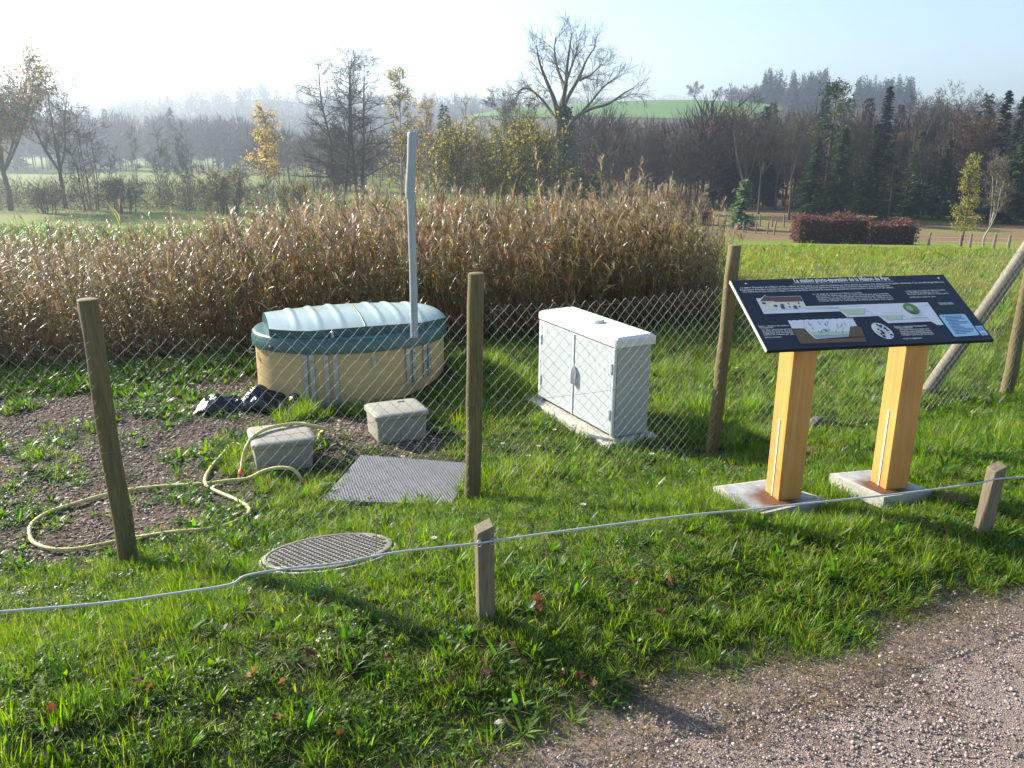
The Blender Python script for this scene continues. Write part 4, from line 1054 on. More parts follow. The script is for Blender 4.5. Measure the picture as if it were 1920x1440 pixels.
# bark mulch chips
def chip(seed, c):
    r = np.random.default_rng(seed); L, w = r.uniform(.010, .026), r.uniform(.004, .009)
    V = np.array([(-L, -w, 0), (L*.8, -w*.8, .002), (L, w*.7, 0), (-L*.9, w, .003), (-L*.8, -w*.7, .005), (L*.7, -w*.6, .006), (L*.8, w*.5, .005), (-L*.7, w*.8, .007)])
    F = np.array([(4, 5, 6, 7), (0, 1, 5, 4), (1, 2, 6, 5), (2, 3, 7, 6), (3, 0, 4, 7)])
    return np_mesh('chip', V, F, np.tile(np.array(c)*r.uniform(.6, 1.3), (8, 1)))
chips = proto_collection('mulch_piece', [chip(k, ((.18, .13, .10), (.25, .20, .165), (.10, .07, .055), (.36, .31, .25))[k % 4]) for k in range(10)], M['pebble'])
x, y = sample(46000, -5.2, -.4, 3.2, 8.2, rg); mm = mulch_mask(x, y)
k = frustum(x, y, .5) & (rg.uniform(0, 1, len(x)) < mm) & clear_of(x, y)
x, y = x[k], y[k]; n = len(x); sz = rg.uniform(.35, .95, n)
mulch = scatter('bark_mulch', np.stack([x, y, gz(x, y)+.001], -1), np.stack([rg.normal(0, .3, n), rg.normal(0, .3, n), rg.uniform(0, 6.28, n)], -1), np.stack([sz]*3, -1), rg.integers(0, 10, n), chips)
tag(mulch, 'brown bark mulch covering the bed behind the fence', 'mulch', kind='stuff')
# straw litter along the path's edge
def straw(seed):
    r = np.random.default_rng(seed); n = 7; a = r.uniform(0, 6.28, n)
    base = np.stack([r.uniform(-.05, .05, n), r.uniform(-.05, .05, n), r.uniform(.004, .012, n)], -1)
    return np_mesh('straw', *strips(base, a, np.full(n, 1.5), r.uniform(.03, .09, n), np.full(n, .0024), np.array([.32, .25, .15])*r.uniform(.5, 1.2, (n, 1)), curve=.1, seg=2))
straws = proto_collection('straw_piece', [straw(k) for k in range(6)], M['flora'])
x, y = sample(14000, -2.5, 4.5, 1.3, 4.6, rg); pe = path_edge(x, y)
k = (rg.uniform(0, 1, len(x)) < np.exp(-((pe-.02)/.20)**2)*.85+.06*(pe < 0)); x, y = x[k], y[k]; n = len(x)
st = scatter('dry_grass_litter', np.stack([x, y, gz(x, y)+.006], -1), np.stack([np.zeros(n), np.zeros(n), rg.uniform(0, 6.28, n)], -1), np.ones((n, 3))*rg.uniform(.6, 1.2, (n, 1)), rg.integers(0, 6, n), straws)
tag(st, 'dry straw litter along the edge of the gravel path', 'straw', kind='stuff')

# ------------------------------------------------------------------ reed bed
def reed(seed, H, green):
    r = np.random.default_rng(seed); parts = []
    pal = np.array([(.24, .155, .080), (.32, .235, .125), (.17, .095, .042), (.34, .17, .04), (.20, .185, .06), (.10, .13, .03)])
    pw = np.array([.22, .24, .17, .09, .15, .13]) if not green else np.array([.13, .16, .08, .05, .24, .34])
    bend = r.uniform(.1, .5); az0 = r.uniform(0, 6.28)
    t = np.linspace(0, 1, 6); ang = bend*t; hz_ = np.concatenate([[0], np.cumsum(np.sin(ang[:-1])*H/5)]); vz = np.concatenate([[0], np.cumsum(np.cos(ang[:-1])*H/5)])
    line = np.stack([hz_*math.cos(az0), hz_*math.sin(az0), vz], -1)
    V = []; F = []
    for i in range(6):
        rad = .0045*(1-.6*t[i])
        for k in range(3): V.append(line[i]+np.array([math.cos(2.1*k), math.sin(2.1*k), 0])*rad)
    for i in range(5):
        for k in range(3): F.append((i*3+k, i*3+(k+1) % 3, i*3+3+(k+1) % 3, i*3+3+k))
    V = np.array(V); parts.append((V, np.array(F), np.tile(np.array((.34, .26, .13))*r.uniform(.7, 1.1), (len(V), 1))))
    nl = int(r.integers(18, 25)); tl = np.sort(r.uniform(.12, .97, nl))
    base = np.stack([np.interp(tl, t, line[:, k]) for k in range(3)], -1)
    ci = r.choice(6, nl, p=pw)
    ci = np.where((tl < .45) & (ci > 3), 2, ci)
    cols = .82*pal[ci]*r.uniform(.65, 1.3, (nl, 1))
    wind = 2.6
    az = np.where(r.uniform(size=nl) < .6, wind+r.normal(0, .6, nl), r.uniform(0, 6.28, nl))
    parts.append(strips(base, az, r.uniform(.2, .9, nl), r.uniform(.13, .36, nl), r.uniform(.008, .019, nl), cols, curve=r.uniform(.3, 3.0, nl), seg=4, flat=True, twist=r.normal(0, .7, nl)))
    if r.uniform() < .55:
        n = 22; b = np.tile(line[-1], (n, 1)); tq = r.uniform(0, 1, n); b[:, 2] += tq*.14
        parts.append(strips(b, wind+r.normal(0, .8, n), r.uniform(.2, .8, n), r.uniform(.05, .13, n)*(1.15-tq*.7), np.full(n, .007), np.array([.40, .30, .20])*r.uniform(.6, 1.2, (n, 1)), curve=r.uniform(.5, 1.8, n), seg=2, flat=True))
    return np_mesh('reed', *joinm(parts))
reeds = proto_collection('reed_piece', [reed(200+k, 1.5, k % 4 == 0) for k in range(18)], M['reed'])
xr = rg.uniform(-11, 4.8, 34000); yr = rg.uniform(6.5, 19, 34000)
k = in_reeds(xr, yr); xr, yr = xr[k], yr[k]
fr = 7.25+.32*(xr+4.5)
dens = np.where(yr-fr < 1.8, 1.0, .42); k = (rg.uniform(0, 1, len(xr)) < dens) & (np.abs(xr) < .75*yr+1); xr, yr, fr = xr[k], yr[k], fr[k]
n = len(xr)
hx = np.interp(xr, [-12, -6.0, -3.9, -3.0, -1.8, 0, 1.0, 1.9, 2.5, 3.2, 4.5], [.58, .58, .60, .76, .86, .82, .86, .90, .74, .50, .4])
hs = hx*(.66+.48*rg.uniform(0, 1, n)**1.4)*(.86+.28*vnoise(xr, yr, .6, 91))*np.where(rg.uniform(0, 1, n) > .978, 1.28, 1)
hs *= np.clip(.84+.25*(yr-fr), .7, 1.0)
pid = rg.integers(0, 18, n)
pid = np.where((xr > 1.0) & (rg.uniform(0, 1, n) < .5), (pid//4)*4, pid)
reed_bed = scatter('reed_bed', np.stack([xr, yr, gz(xr, yr)-.02], -1), np.stack([rg.normal(0, .17, n), rg.normal(-.06, .20, n), rg.normal(0, .8, n)], -1), np.stack([hs*.9+.1, hs*.9+.1, hs], -1), pid, reeds)
tag(reed_bed, 'tall dry brown reed bed with feathery plumes behind the tank', 'reeds', kind='stuff')
# ------------------------------------------------------------------ trees
def seg_mesh(segs, sides):
    """segs (n,8): p0 p1 r0 r1 -> open prisms"""
    S_ = np.asarray(segs, float); p0, p1, r0, r1 = S_[:, :3], S_[:, 3:6], S_[:, 6], S_[:, 7]
    d = p1-p0; d /= np.maximum(np.linalg.norm(d, axis=1, keepdims=True), 1e-9)
    ref = np.where(np.abs(d[:, 2:3]) > .9, np.array([[1., 0, 0]]), np.array([[0, 0, 1.]]))
    e1 = np.cross(d, ref); e1 /= np.linalg.norm(e1, axis=1, keepdims=True); e2 = np.cross(d, e1)
    a = 2*PI*np.arange(sides)/sides
    ring = np.cos(a)[None, :, None]*e1[:, None]+np.sin(a)[None, :, None]*e2[:, None]
    V = np.stack([p0[:, None]-d[:, None]*r0[:, None, None]*.3+ring*r0[:, None, None], p1[:, None]+d[:, None]*r1[:, None, None]*.3+ring*r1[:, None, None]], 1).reshape(-1, 3)
    b = np.arange(len(S_))[:, None]*2*sides; k = np.arange(sides)[None]; k1 = (k+1) % sides
    F = np.stack([b+k, b+k1, b+sides+k1, b+sides+k], -1).reshape(-1, 4)
    return V, F

class Tree:
    def __init__(s, seed, rmin=.017): s.rmin = rmin; s.r = np.random.default_rng(seed); s.big = []; s.fine = []; s.tips = []
    def limb(s, pts, r0, r1, lev, kids):
        """a limb along given points; kids(level) -> (count, length, angle, from) of its side branches"""
        P = np.array(smooth_path(pts, 4)) if len(pts) > 2 else np.array(pts, float)
        n = len(P); rad = np.linspace(r0, r1, n)
        for i in range(n-1):
            (s.big if rad[i] > .045 else s.fine).append((*P[i], *P[i+1], rad[i], rad[i+1]))
        s.sprout(P, rad, lev, kids)
        return P
    def sprout(s, P, rad, lev, K):
        if lev >= len(K): 
            s.tips.append(P[-1]); return
        cnt, Ln, ang, st, up, wob = K[lev]; r = s.r
        n = len(P)
        c = max(1, int(round(cnt*r.uniform(.8, 1.2))))
        for q in range(c):
            t = st+(1-st)*(q+r.uniform(0, 1))/c; i = min(int(t*(n-1)), n-2); f = t*(n-1)-i
            p = P[i]*(1-f)+P[i+1]*f; d = P[i+1]-P[i]; d /= np.linalg.norm(d)
            a = ang*r.uniform(.7, 1.25); o = r.normal(size=3); o -= d*(o@d); o /= np.linalg.norm(o)
            nd_ = d*math.cos(a)+o*math.sin(a)
            L = (Ln(t) if callable(Ln) else Ln)*r.uniform(.65, 1.25)
            rr_ = max(min((rad[i]*(1-f)+rad[min(i+1, n-1)]*f)*.62, L*.024), s.rmin)
            m = 4 if L > 1.2 else 3 if L > .5 else 2; Q = [p]
            for j in range(m):
                nd_ = nd_+r.normal(0, wob, 3)+np.array([0, 0, up]); nd_ /= np.linalg.norm(nd_); Q.append(Q[-1]+nd_*L/m)
            Q = np.array(Q); rd = np.linspace(rr_, max(rr_*.4, s.rmin*.75), m+1)
            for j in range(m): (s.big if rd[j] > .045 else s.fine).append((*Q[j], *Q[j+1], rd[j], rd[j+1]))
            s.sprout(Q, rd, lev+1, K)
    def leaves(s, n, sz, pal, spread=.3, keep=None):
        r = s.r; T = np.array(s.tips)
        if keep is not None: T = T[keep(T)]
        p = T[r.integers(0, len(T), n)]+r.normal(0, spread, (n, 3))
        pal = np.array(pal); c = pal[r.integers(0, len(pal), n)]*r.uniform(.7, 1.3, (n, 1))
        a, b = r.normal(size=(n, 3)), r.normal(size=(n, 3)); a /= np.linalg.norm(a, axis=1, keepdims=True); b -= a*(a*b).sum(1, keepdims=True); b /= np.linalg.norm(b, axis=1, keepdims=True)
        q = sz*r.uniform(.6, 1.3, (n, 1))
        V = np.stack([p-a*q, p+b*q*.55, p+a*q, p-b*q*.55], 1).reshape(-1, 3); F = np.arange(4*n).reshape(n, 4)
        return V, F, np.repeat(c, 4, 0)

def tree_meshes(T, name, bark, twigcol, leaf=None):
    out = []
    V, F = seg_mesh(T.big, 7); out.append(('trunk', np_mesh(name+'_trunk', V, F, smooth=True), bark))
    V, F = seg_mesh(T.fine, 3); C = np.tile(np.array(twigcol), (len(V), 1))*np.repeat(T.r.uniform(.8, 1.2, (len(T.fine), 1)), 6, 0)
    out.append(('crown', np_mesh(name+'_crown', V, F, C), M['twig']))
    if leaf is not None: out.append(('foliage', np_mesh(name+'_foliage', *leaf), M['leafy']))
    for nm, me, m in out: me.materials.append(m)
    return out

def plant(parts, name, loc, label, cat='tree', group=None, rz=0.0, sc=1.0, sz=None):
    root = empty(name, loc, rz); root.scale = (sc, sc, sz or sc)
    for nm, me, m in parts: link(nm, me, None, root)
    tag(root, label, cat, group); return root
def base_at(px, y, dz=0.0):
    d = ray(px, 380); x = d[0]/d[1]*y
    return (x, y, float(gz(x, y))-.05+dz)
def xat(px, y): d = ray(px, 300); return d[0]/d[1]*y

# --- the big bare oak: main limbs traced at its distance
OY = 95.0; ob = base_at(1056, OY)
def O(px, py, dy=0.0):
    p = aty(px, py, OY+dy); return (p[0]-ob[0], p[1]-ob[1], p[2]-ob[2])
T = Tree(1, .013)
K_oak = [(7, lambda t: 2.9-1.5*t, .70, .25, .06, .13), (6, 1.5, .65, .2, .05, .14), (5, .95, .55, .2, .04, .14)]
T.limb([(0, 0, 0), O(1054, 330), O(1050, 260), O(1049, 225)], .62, .46, 9, K_oak)
for pts, r0 in (([O(1049, 228), O(1052, 200), O(1060, 170, 1), O(1063, 130, 1), O(1068, 90), O(1072, 62)], .34), ([O(1048, 226), O(1040, 190, -1), O(1026, 155, -1), O(1012, 118, -2), O(1006, 85, -2)], .30),
                ([O(1051, 215), O(1066, 180, 2), O(1086, 145, 3), O(1100, 112, 3), O(1118, 85, 3)], .28), ([O(1047, 232), O(1030, 205, 2), O(1008, 178, 3), O(985, 165, 4), O(970, 172, 4)], .20),
                ([O(1058, 255), O(1075, 225, -2), O(1105, 205, -3), O(1140, 195, -4), O(1170, 175, -4), O(1188, 165, -4)], .24), ([O(1080, 222, -2), O(1105, 195, 0), O(1130, 165, 1), O(1155, 145, 1)], .17),
                ([O(1060, 165, 1), O(1046, 130, 3), O(1040, 95, 4), O(1042, 70, 4)], .17), ([O(1088, 150, 3), O(1108, 140, 5), O(1128, 120, 6)], .14), ([O(1055, 200), O(1060, 160, -4), O(1075, 115, -6), O(1085, 85, -6)], .2),
                ([O(1058, 270), O(1090, 262, -2), O(1130, 245, -3), O(1150, 240, -3)], .13)):
    T.limb(pts, r0, .05, 0, K_oak)
oak = tree_meshes(T, 'oak', M['bark'], (.085, .075, .062))
rI = np.random.default_rng(5); n = 2600; q = rI.normal(0, 1, (n, 3)); zt = rI.uniform(2.0, 11.0, n); wd = np.interp(zt, [2, 5, 8, 11], [1.6, 1.7, 1.1, .5])
p = np.stack([q[:, 0]*wd*.55, q[:, 1]*wd*.55, zt], -1); a = rI.normal(size=(n, 3)); b = rI.normal(size=(n, 3)); sz = .13*rI.uniform(.6, 1.3, (n, 1))
a /= np.linalg.norm(a, axis=1, keepdims=True); b /= np.linalg.norm(b, axis=1, keepdims=True)
ivy = np_mesh('ivy', np.stack([p-a*sz, p+b*sz, p+a*sz, p-b*sz], 1).reshape(-1, 3), np.arange(4*n).reshape(n, 4), np.repeat(np.array([(.035, .06, .02)])*rI.uniform(.6, 1.3, (n, 1)), 4, 0)); ivy.materials.append(M['ivy'])
oak.append(('ivy', ivy, None))
plant(oak, 'oak_tree', ob, 'great bare oak with ivy round its trunk rising above the hill meadow')

# --- prototypes
def excurrent(seed, H, r0, kids, lean=0.0, stems=1, spread=.6, leaf=None, lenf=None, rmin=.017):
    T = Tree(seed, rmin); r = T.r
    lf = lenf or (lambda t: H*(.30*(1-t)+.05))
    K = [(kids, lf, 1.15, .16, .015, .10), (9, H*.055, .7, .15, .02, .18), (4, H*.028, .6, .2, .02, .2)]
    for q in range(stems):
        a = r.uniform(0, 6.28) if stems > 2 else PI*q+.3; o = spread*(q > 0 or stems > 1)
        P = [(o*.3*math.cos(a), o*.3*math.sin(a), 0)]
        for t in (.25, .5, .75, 1.0):
            P.append((o*(.3+1.2*t)*math.cos(a)+lean*t*H+r.normal(0, .12), o*(.3+1.2*t)*math.sin(a)+r.normal(0, .12), H*t*(1-.06*q*(stems > 1))))
        T.limb(P, r0, .03, 0, K)
    return T
def spreading(seed, H, r0, bole=.3, wide=1.0, dens=1.0, rmin=.017):
    T = Tree(seed, rmin); r = T.r
    K = [(7*dens, lambda t: H*.19*(1.1-.5*t), .75, .2, .05, .16), (6, H*.095, .7, .15, .04, .2), (4, H*.05, .6, .2, .03, .2), (3, H*.026, .6, .3, .02, .2)]
    z0 = H*bole; P = [(0, 0, 0), (r.normal(0, .1), r.normal(0, .1), z0*.5), (r.normal(0, .2), r.normal(0, .2), z0)]
    T.limb(P, r0, r0*.75, 9, K); top = np.array(P[-1]); n = 6
    for q in range(n):
        a = 2*PI*q/n+r.normal(0, .3); w = wide*r.uniform(.15, .42)*(q < n-1); h = H*r.uniform(.82, 1.0)*(1-.25*w/wide)
        pts = [top]
        for t in (.33, .66, 1.0): pts.append(np.array([top[0]+math.cos(a)*H*w*.5*t**.7*1.6, top[1]+math.sin(a)*H*w*.5*t**.7*1.6, z0+(h-z0)*t**1.05])+r.normal(0, H*.012, 3))
        T.limb(pts, r0*.5, .04, 0, K)
    return T
def shrub(seed, H, stems, spread, K=None):
    T = Tree(seed); r = T.r
    K = K or [(8, H*.24, .6, .2, .06, .14), (5, H*.12, .6, .2, .04, .18), (3, H*.06, .6, .2, .03, .2)]
    for q in range(stems):
        a = r.uniform(0, 6.28); w = spread*math.sqrt(r.uniform(.02, 1)); h = H*r.uniform(.7, 1.0)*(1-.25*(w/spread)**2)
        o = np.array([math.cos(a), math.sin(a), 0])
        T.limb([o*w*.6, o*w*.75+np.array([0, 0, h*.4])+r.normal(0, .1, 3), o*w*.9+np.array([0, 0, h*.75])+r.normal(0, .15, 3), o*w+np.array([0, 0, h])], .055, .015, 0, K)
    return T
TW_B, TW_R, TW_G = (.080, .066, .052), (.105, .068, .058), (.10, .095, .075)
alderT = [excurrent(11, 17.2, .21, 40, stems=2, spread=1.1, rmin=.012, lenf=lambda t: 17*(.20*(1-t)+.10)), excurrent(12, 16.6, .21, 40, stems=2, spread=1.0, rmin=.012, lenf=lambda t: 17*(.20*(1-t)+.10))]
alder = [tree_meshes(t, 'alder%d' % k, M['bark'], (.066, .060, .055)) for k, t in enumerate(alderT)]
tB = excurrent(13, 15.0, .15, 40, lenf=lambda t: 15*(.14*(1-t)+.05)); birch = tree_meshes(tB, 'birch', M['bark_birch'], (.12, .09, .065), tB.leaves(1900, .11, [(.42, .27, .05), (.36, .25, .06), (.28, .22, .07)], .22))
tG = excurrent(14, 9.5, .10, 36, lenf=lambda t: 9.5*(.15*(1-t)+.07)); gold = tree_meshes(tG, 'gold', M['bark_birch'], (.12, .09, .06), tG.leaves(2000, .12, [(.58, .36, .12), (.52, .36, .14), (.44, .28, .10)], .25, lambda t: t[:, 2] > 3.6))
tO = spreading(15, 14, .28, .25, .9); olive = tree_meshes(tO, 'olive', M['bark'], TW_B, tO.leaves(7500, .15, [(.26, .21, .05), (.32, .22, .05), (.18, .18, .05)], .35))
bareA = tree_meshes(spreading(16, 15, .27, .28, .85), 'bareA', M['bark'], TW_B)
bareB = tree_meshes(excurrent(17, 15, .19, 34, lenf=lambda t: 15*(.17*(1-t)+.07)), 'bareB', M['bark'], TW_R)
bareC = tree_meshes(spreading(18, 14, .22, .40, .6, .9), 'bareC', M['bark'], TW_G)
slim = tree_meshes(excurrent(19, 13, .11, 26, lenf=lambda t: 13*(.11*(1-t)+.04)), 'slim', M['bark'], TW_R)
tW = shrub(20, 6.8, 16, 2.6); willow = tree_meshes(tW, 'willow', M['bark'], (.10, .085, .05), tW.leaves(3900, .095, [(.30, .27, .055), (.22, .22, .05), (.36, .28, .06), (.15, .16, .045)], .22))
tS = shrub(21, 4.2, 12, 1.8); scrub = tree_meshes(tS, 'scrub', M['bark'], (.10, .08, .06), tS.leaves(900, .09, [(.20, .21, .05), (.28, .24, .07)], .2))
tM = shrub(22, 9.5, 7, 1.5, [(9, 1.3, .8, .25, .03, .14), (5, .7, .7, .2, .03, .18), (3, .35, .6, .2, .02, .2)]); stems = tree_meshes(tM, 'stems', M['bark'], TW_B)
def spruce(seed, H, w, cols, dens=1.0, droop=.25, clear=.06):
    r = np.random.default_rng(seed); V = []; C = []
    nb = int(19*H*dens); trunk = MB(); trunk.tube([(0, 0, 0), (0, 0, H*.5), (0, 0, H*.97)], [.016*H, .010*H, .01], 7)
    for k in range(nb):
        t = clear+(1-clear)*(k+r.uniform())/nb; a = r.uniform(0, 6.28); L = w*(1-t)**.8*r.uniform(.65, 1.15)+.18
        m = max(3, int(L/.28)); ca_, sa_ = math.cos(a), math.sin(a)
        for j in range(m):
            f = (j+.6)/m; p = np.array([ca_*L*f, sa_*L*f, H*t+.12*L*f-droop*L*f*f])
            for side in (-1, 1, 0):
                wd = (.62*(1-f)+.26)*r.uniform(.7, 1.2)*max(.6, L/3); aa = a+side*r.uniform(.5, 1.1)
                d = np.array([math.cos(aa), math.sin(aa), r.normal(-.25, .2)])*wd; n_ = np.array([-math.sin(aa), math.cos(aa), r.normal(0, .4)])*wd*.42
                V += [p-d*.1-n_, p+d, p-d*.1+n_]; C += [cols[r.integers(0, len(cols))]*r.uniform(.65, 1.25)]*3
    V = np.array(V); nm = 'spruce%d' % seed
    tm = trunk.mesh(nm+'_trunk', True); tm.materials.append(M['bark_pine']); cm = np_mesh(nm+'_crown', V, np.arange(len(V)).reshape(-1, 3), np.array(C)); cm.materials.append(M['conifer'])
    return [('trunk', tm, None), ('crown', cm, None)]
def pine(seed, H, cols, crown_from=.35, rad=2.0):
    r = np.random.default_rng(seed); tr = MB(); tr.tube([(0, 0, 0), (.15, .1, H*.45), (0, 0, H*.95)], [.30, .22, .05], 8); V = []; C = []
    for k in range(34):
        t = crown_from+(1-crown_from)*r.uniform()**.8; a = r.uniform(0, 6.28); L = rad*(.35+.75*math.sin(PI*min(1, (t-crown_from)/(1-crown_from)*.72+.28)))*r.uniform(.4, 1.1)
        e = np.array([math.cos(a)*L, math.sin(a)*L, H*t+.25*L]); tr.tube([(0, 0, H*t-.3), tuple(e*np.array([.5, .5, 1])-np.array([0, 0, .2])), tuple(e)], [.07, .05, .02], 4, cap=False)
        c0 = cols[r.integers(0, len(cols))]*r.uniform(.75, 1.2); n = 130; q = r.normal(0, 1, (n, 3))*np.array([.62, .62, .40])+e; d = r.normal(size=(n, 3)); d[:, 2] = abs(d[:, 2])*.7; d /= np.linalg.norm(d, axis=1, keepdims=True); o = r.normal(size=(n, 3))*.06
        V += list(np.stack([q-o, q+d*.42, q+o], 1).reshape(-1, 3)); C += list(np.repeat(c0[None]*r.uniform(.6, 1.3, (n, 1)), 3, 0))
    V = np.array(V); nm = 'pine%d' % seed; tm = tr.mesh(nm+'_trunk', True); tm.materials.append(M['bark_pine']); cm = np_mesh(nm+'_crown', V, np.arange(len(V)).reshape(-1, 3), np.array(C)); cm.materials.append(M['conifer'])
    return [('trunk', tm, None), ('crown', cm, None)]
DK = np.array([(.020, .036, .020), (.028, .046, .024), (.016, .028, .018)]); MG = np.array([(.06, .105, .034), (.08, .125, .038), (.042, .075, .03)]); LG = np.array([(.22, .30, .14), (.26, .34, .16), (.17, .24, .10)])
spA = spruce(31, 18, 3.4, DK); spB = spruce(32, 15, 2.8, DK*1.2); pnA = pine(33, 19, MG, .30, 2.6); pnB = pine(34, 12, DK*1.4, .55, 3.2)
young = spruce(35, 4.6, 1.15, LG, 1.9, .1, .03)
tL = excurrent(36, 9.0, .10, 44, lenf=lambda t: 9*(.16*(1-t)+.03)); larch = tree_meshes(tL, 'larch', M['bark_pine'], (.16, .13, .07), tL.leaves(2600, .075, [(.40, .34, .07), (.34, .32, .09), (.26, .27, .08)], .14))
ashT = spreading(37, 8.6, .13, .22, .75, .9); ash = tree_meshes(ashT, 'ash', M['bark_birch'], (.17, .15, .115))
tC = spreading(38, 12, .22, .3, .8); copper = tree_meshes(tC, 'copper', M['bark'], TW_R, tC.leaves(2200, .11, [(.15, .085, .05), (.18, .10, .055), (.12, .07, .045)], .35))

def H_of(px, py_top, y, b): return float(aty(px, py_top, y)[2]-b[2])
def put(proto, H0, px, y, top, name, label, cat='tree', group=None, rz=None, wide=1.0):
    b = base_at(px, y); h = H_of(px, top, y, b); sc = h/H0
    return plant(proto, name, b, label, cat, group, rng.uniform(0, 6.28) if rz is None else rz, sc*wide, sc)
# left: meadow edge
put(olive, 14, 18, 82, 100, 'olive_leaved_tree', 'tree with yellow-olive leaves beside the shaded meadow, its trunk leaning', wide=1.0)
put(bareA, 15, 122, 86, 138, 'bare_tree', 'lone bare tree with upswept crown on the meadow edge beside the multi-stemmed one', wide=1.0)
put(stems, 9.5, 178, 84, 196, 'multi_stemmed_tree', 'bare tree splitting low into several thick stems on the meadow edge', wide=1.25)
put(stems, 9.5, 312, 88, 238, 'stem_clump', 'clump of thin bare upright stems nearer the multi-stemmed meadow tree', group='clumps of thin bare stems', wide=.8)
put(stems, 9.5, 356, 86, 228, 'stem_clump', 'clump of thin bare upright stems nearer the golden birch', group='clumps of thin bare stems', wide=.62)
put(slim, 13, 262, 92, 240, 'slender_bare_tree', 'slender bare sapling beside the multi-stemmed tree', wide=.7)
put(scrub, 4.2, 420, 80, 318, 'scrub_bush', 'low twiggy bush with pale green leaves next to the golden birch', 'bush', wide=1.4)
put(scrub, 4.2, 235, 80, 335, 'scrub_bush', 'low twiggy bush behind the reeds under the multi-stemmed tree', 'bush', wide=1.3)
put(scrub, 4.2, 90, 78, 350, 'scrub_bush', 'low twiggy bush behind the reeds beneath the lone bare tree', 'bush', wide=1.5)
put(gold, 9.5, 505, 84, 212, 'golden_birch', 'young birch with bright golden orange leaves next to the alders', wide=.95)
put(scrub, 4.2, 548, 78, 345, 'green_bush', 'yellow-green bush at the foot of the golden birch', 'bush', wide=1.0)
put(alder[0], 17.2, 640, 85, 102, 'alder_tree', 'tall bare twin-stemmed alder standing nearer the golden birch', rz=.2, wide=1.15)
put(alder[1], 16.6, 676, 86, 106, 'alder_tree', 'tall bare twin-stemmed alder standing nearer the yellow birch', rz=2.0, wide=1.15)
put(birch, 15, 752, 92, 132, 'yellow_birch', 'tall thin birch with sparse yellow leaves behind the grey vent pipe', wide=1.0)
put(birch, 15, 800, 100, 190, 'yellow_birch', 'shorter birch with orange-tinged leaves between the tall birch and the willows', wide=.9)
put(slim, 13, 815, 88, 262, 'slender_bare_tree', 'slender bare sapling between birch and willows', wide=1.1)
put(willow, 6.8, 868, 74, 232, 'willow_bush', 'loose olive-green willow bush with bare pale stems beside the birches', 'bush', wide=.78)
put(willow, 6.8, 930, 78, 262, 'willow_bush', 'small willow bush in the gap between the two larger willows', 'bush', wide=.75)
put(willow, 6.8, 985, 72, 226, 'willow_bush', 'dense yellow-green willow bush in front of the great oak', 'bush', wide=.95)
put(bareA, 15, 975, 120, 165, 'bare_tree', 'bare spreading tree behind the dense willow bush', wide=1.0)
put(scrub, 4.2, 1075, 70, 325, 'scrub_bush', 'low dark twiggy bush at the foot of the great oak', 'bush', wide=1.8)
# dark brown wood behind the reeds
for k, (px, y, top) in enumerate(((1090, 100, 262), (1118, 108, 245), (1142, 98, 285), (1160, 112, 240), (1185, 104, 232), (1208, 100, 238), (1228, 112, 232), (1250, 103, 236), (1272, 98, 242), (1292, 110, 236), (1315, 100, 232), (1338, 106, 240), (1362, 112, 236))):
    put((bareB, slim, bareC)[k % 3], (15, 13, 14)[k % 3], px, y, top, 'woodland_tree', 'bare reddish-brown tree in the dense wood below the hill meadow', group='bare trees of the brown wood', wide=1.0)
# right: wood edge
put(bareA, 15, 1396, 84, 192, 'bare_oak', 'bare spreading oak behind the small light green conifer', wide=.85, rz=1.0)
put(bareC, 14, 1424, 88, 215, 'bare_tree', 'bare mossy-trunked tree close beside the spreading oak', wide=.8)
put(bareC, 14, 1482, 80, 215, 'bare_tree', 'bare forked tree with a pale leaning trunk before the wood', wide=.85)
put(pnA, 19, 1546, 86, 160, 'tall_pine', 'tall bright green pine rising above the bare trees', wide=1.15)
put(spA, 18, 1642, 90, 162, 'dark_spruce', 'tall dark spruce behind the copper hedge', wide=1.25)
put(bareC, 14, 1600, 82, 225, 'bare_tree', 'bare tree with pale trunk between pine and spruce', wide=.8)
put(bareA, 15, 1700, 88, 188, 'bare_tree', 'bare tree with leaning pale limbs next to the dark spruce', wide=.85)
put(bareB, 15, 1668, 80, 250, 'bare_tree', 'bare slim tree in front of the dark spruce', wide=.9)
put(bareA, 15, 1775, 92, 172, 'bare_tree', 'bare tree with fanned crown above the copper-leaved one', wide=1.0)
put(copper, 12, 1806, 88, 210, 'copper_tree', 'tree still holding rust-brown leaves below the twin spruces', wide=1.0)
put(spB, 15, 1858, 84, 170, 'dark_spruce', 'taller of the twin pointed spruces at the end of the wood', wide=1.15)
put(spB, 15, 1889, 82, 180, 'dark_spruce', 'shorter of the twin pointed spruces at the end of the wood', wide=1.15)
put(spA, 18, 1940, 80, 225, 'dark_spruce', 'broad dark spruce at the end of the wood beyond the twin spruces', wide=1.1)
put(spB, 15, 1735, 94, 210, 'dark_spruce', 'half-hidden dark spruce behind the tree with leaning limbs', wide=.9)
for k, (px, y, top) in enumerate(((1455, 98, 235), (1512, 100, 225), (1525, 92, 300), (1575, 104, 220), (1620, 86, 290), (1690, 100, 240), (1725, 84, 265), (1752, 86, 245), (1788, 82, 270), (1830, 90, 235), (1845, 80, 280), (1880, 88, 260), (1910, 84, 250))):
    put((bareC, bareB, slim)[k % 3], (14, 15, 13)[k % 3], px, y, top, 'woodland_tree', 'bare dark trunked tree in the shaded wood behind the copper hedge', group='bare trees of the shaded wood', wide=.95)
for k, (px, y, top) in enumerate(((1500, 96, 330), (1560, 90, 345), (1610, 96, 320), (1760, 94, 310), (1820, 92, 320), (1890, 78, 300))):
    put(spB, 15, px, y, top, 'understorey_spruce', 'small dark spruce under the bare trees of the shaded wood', group='small spruces in the shaded wood', wide=1.5)
spG = spruce(40, 14, 3.2, MG*1.1, 1.1)
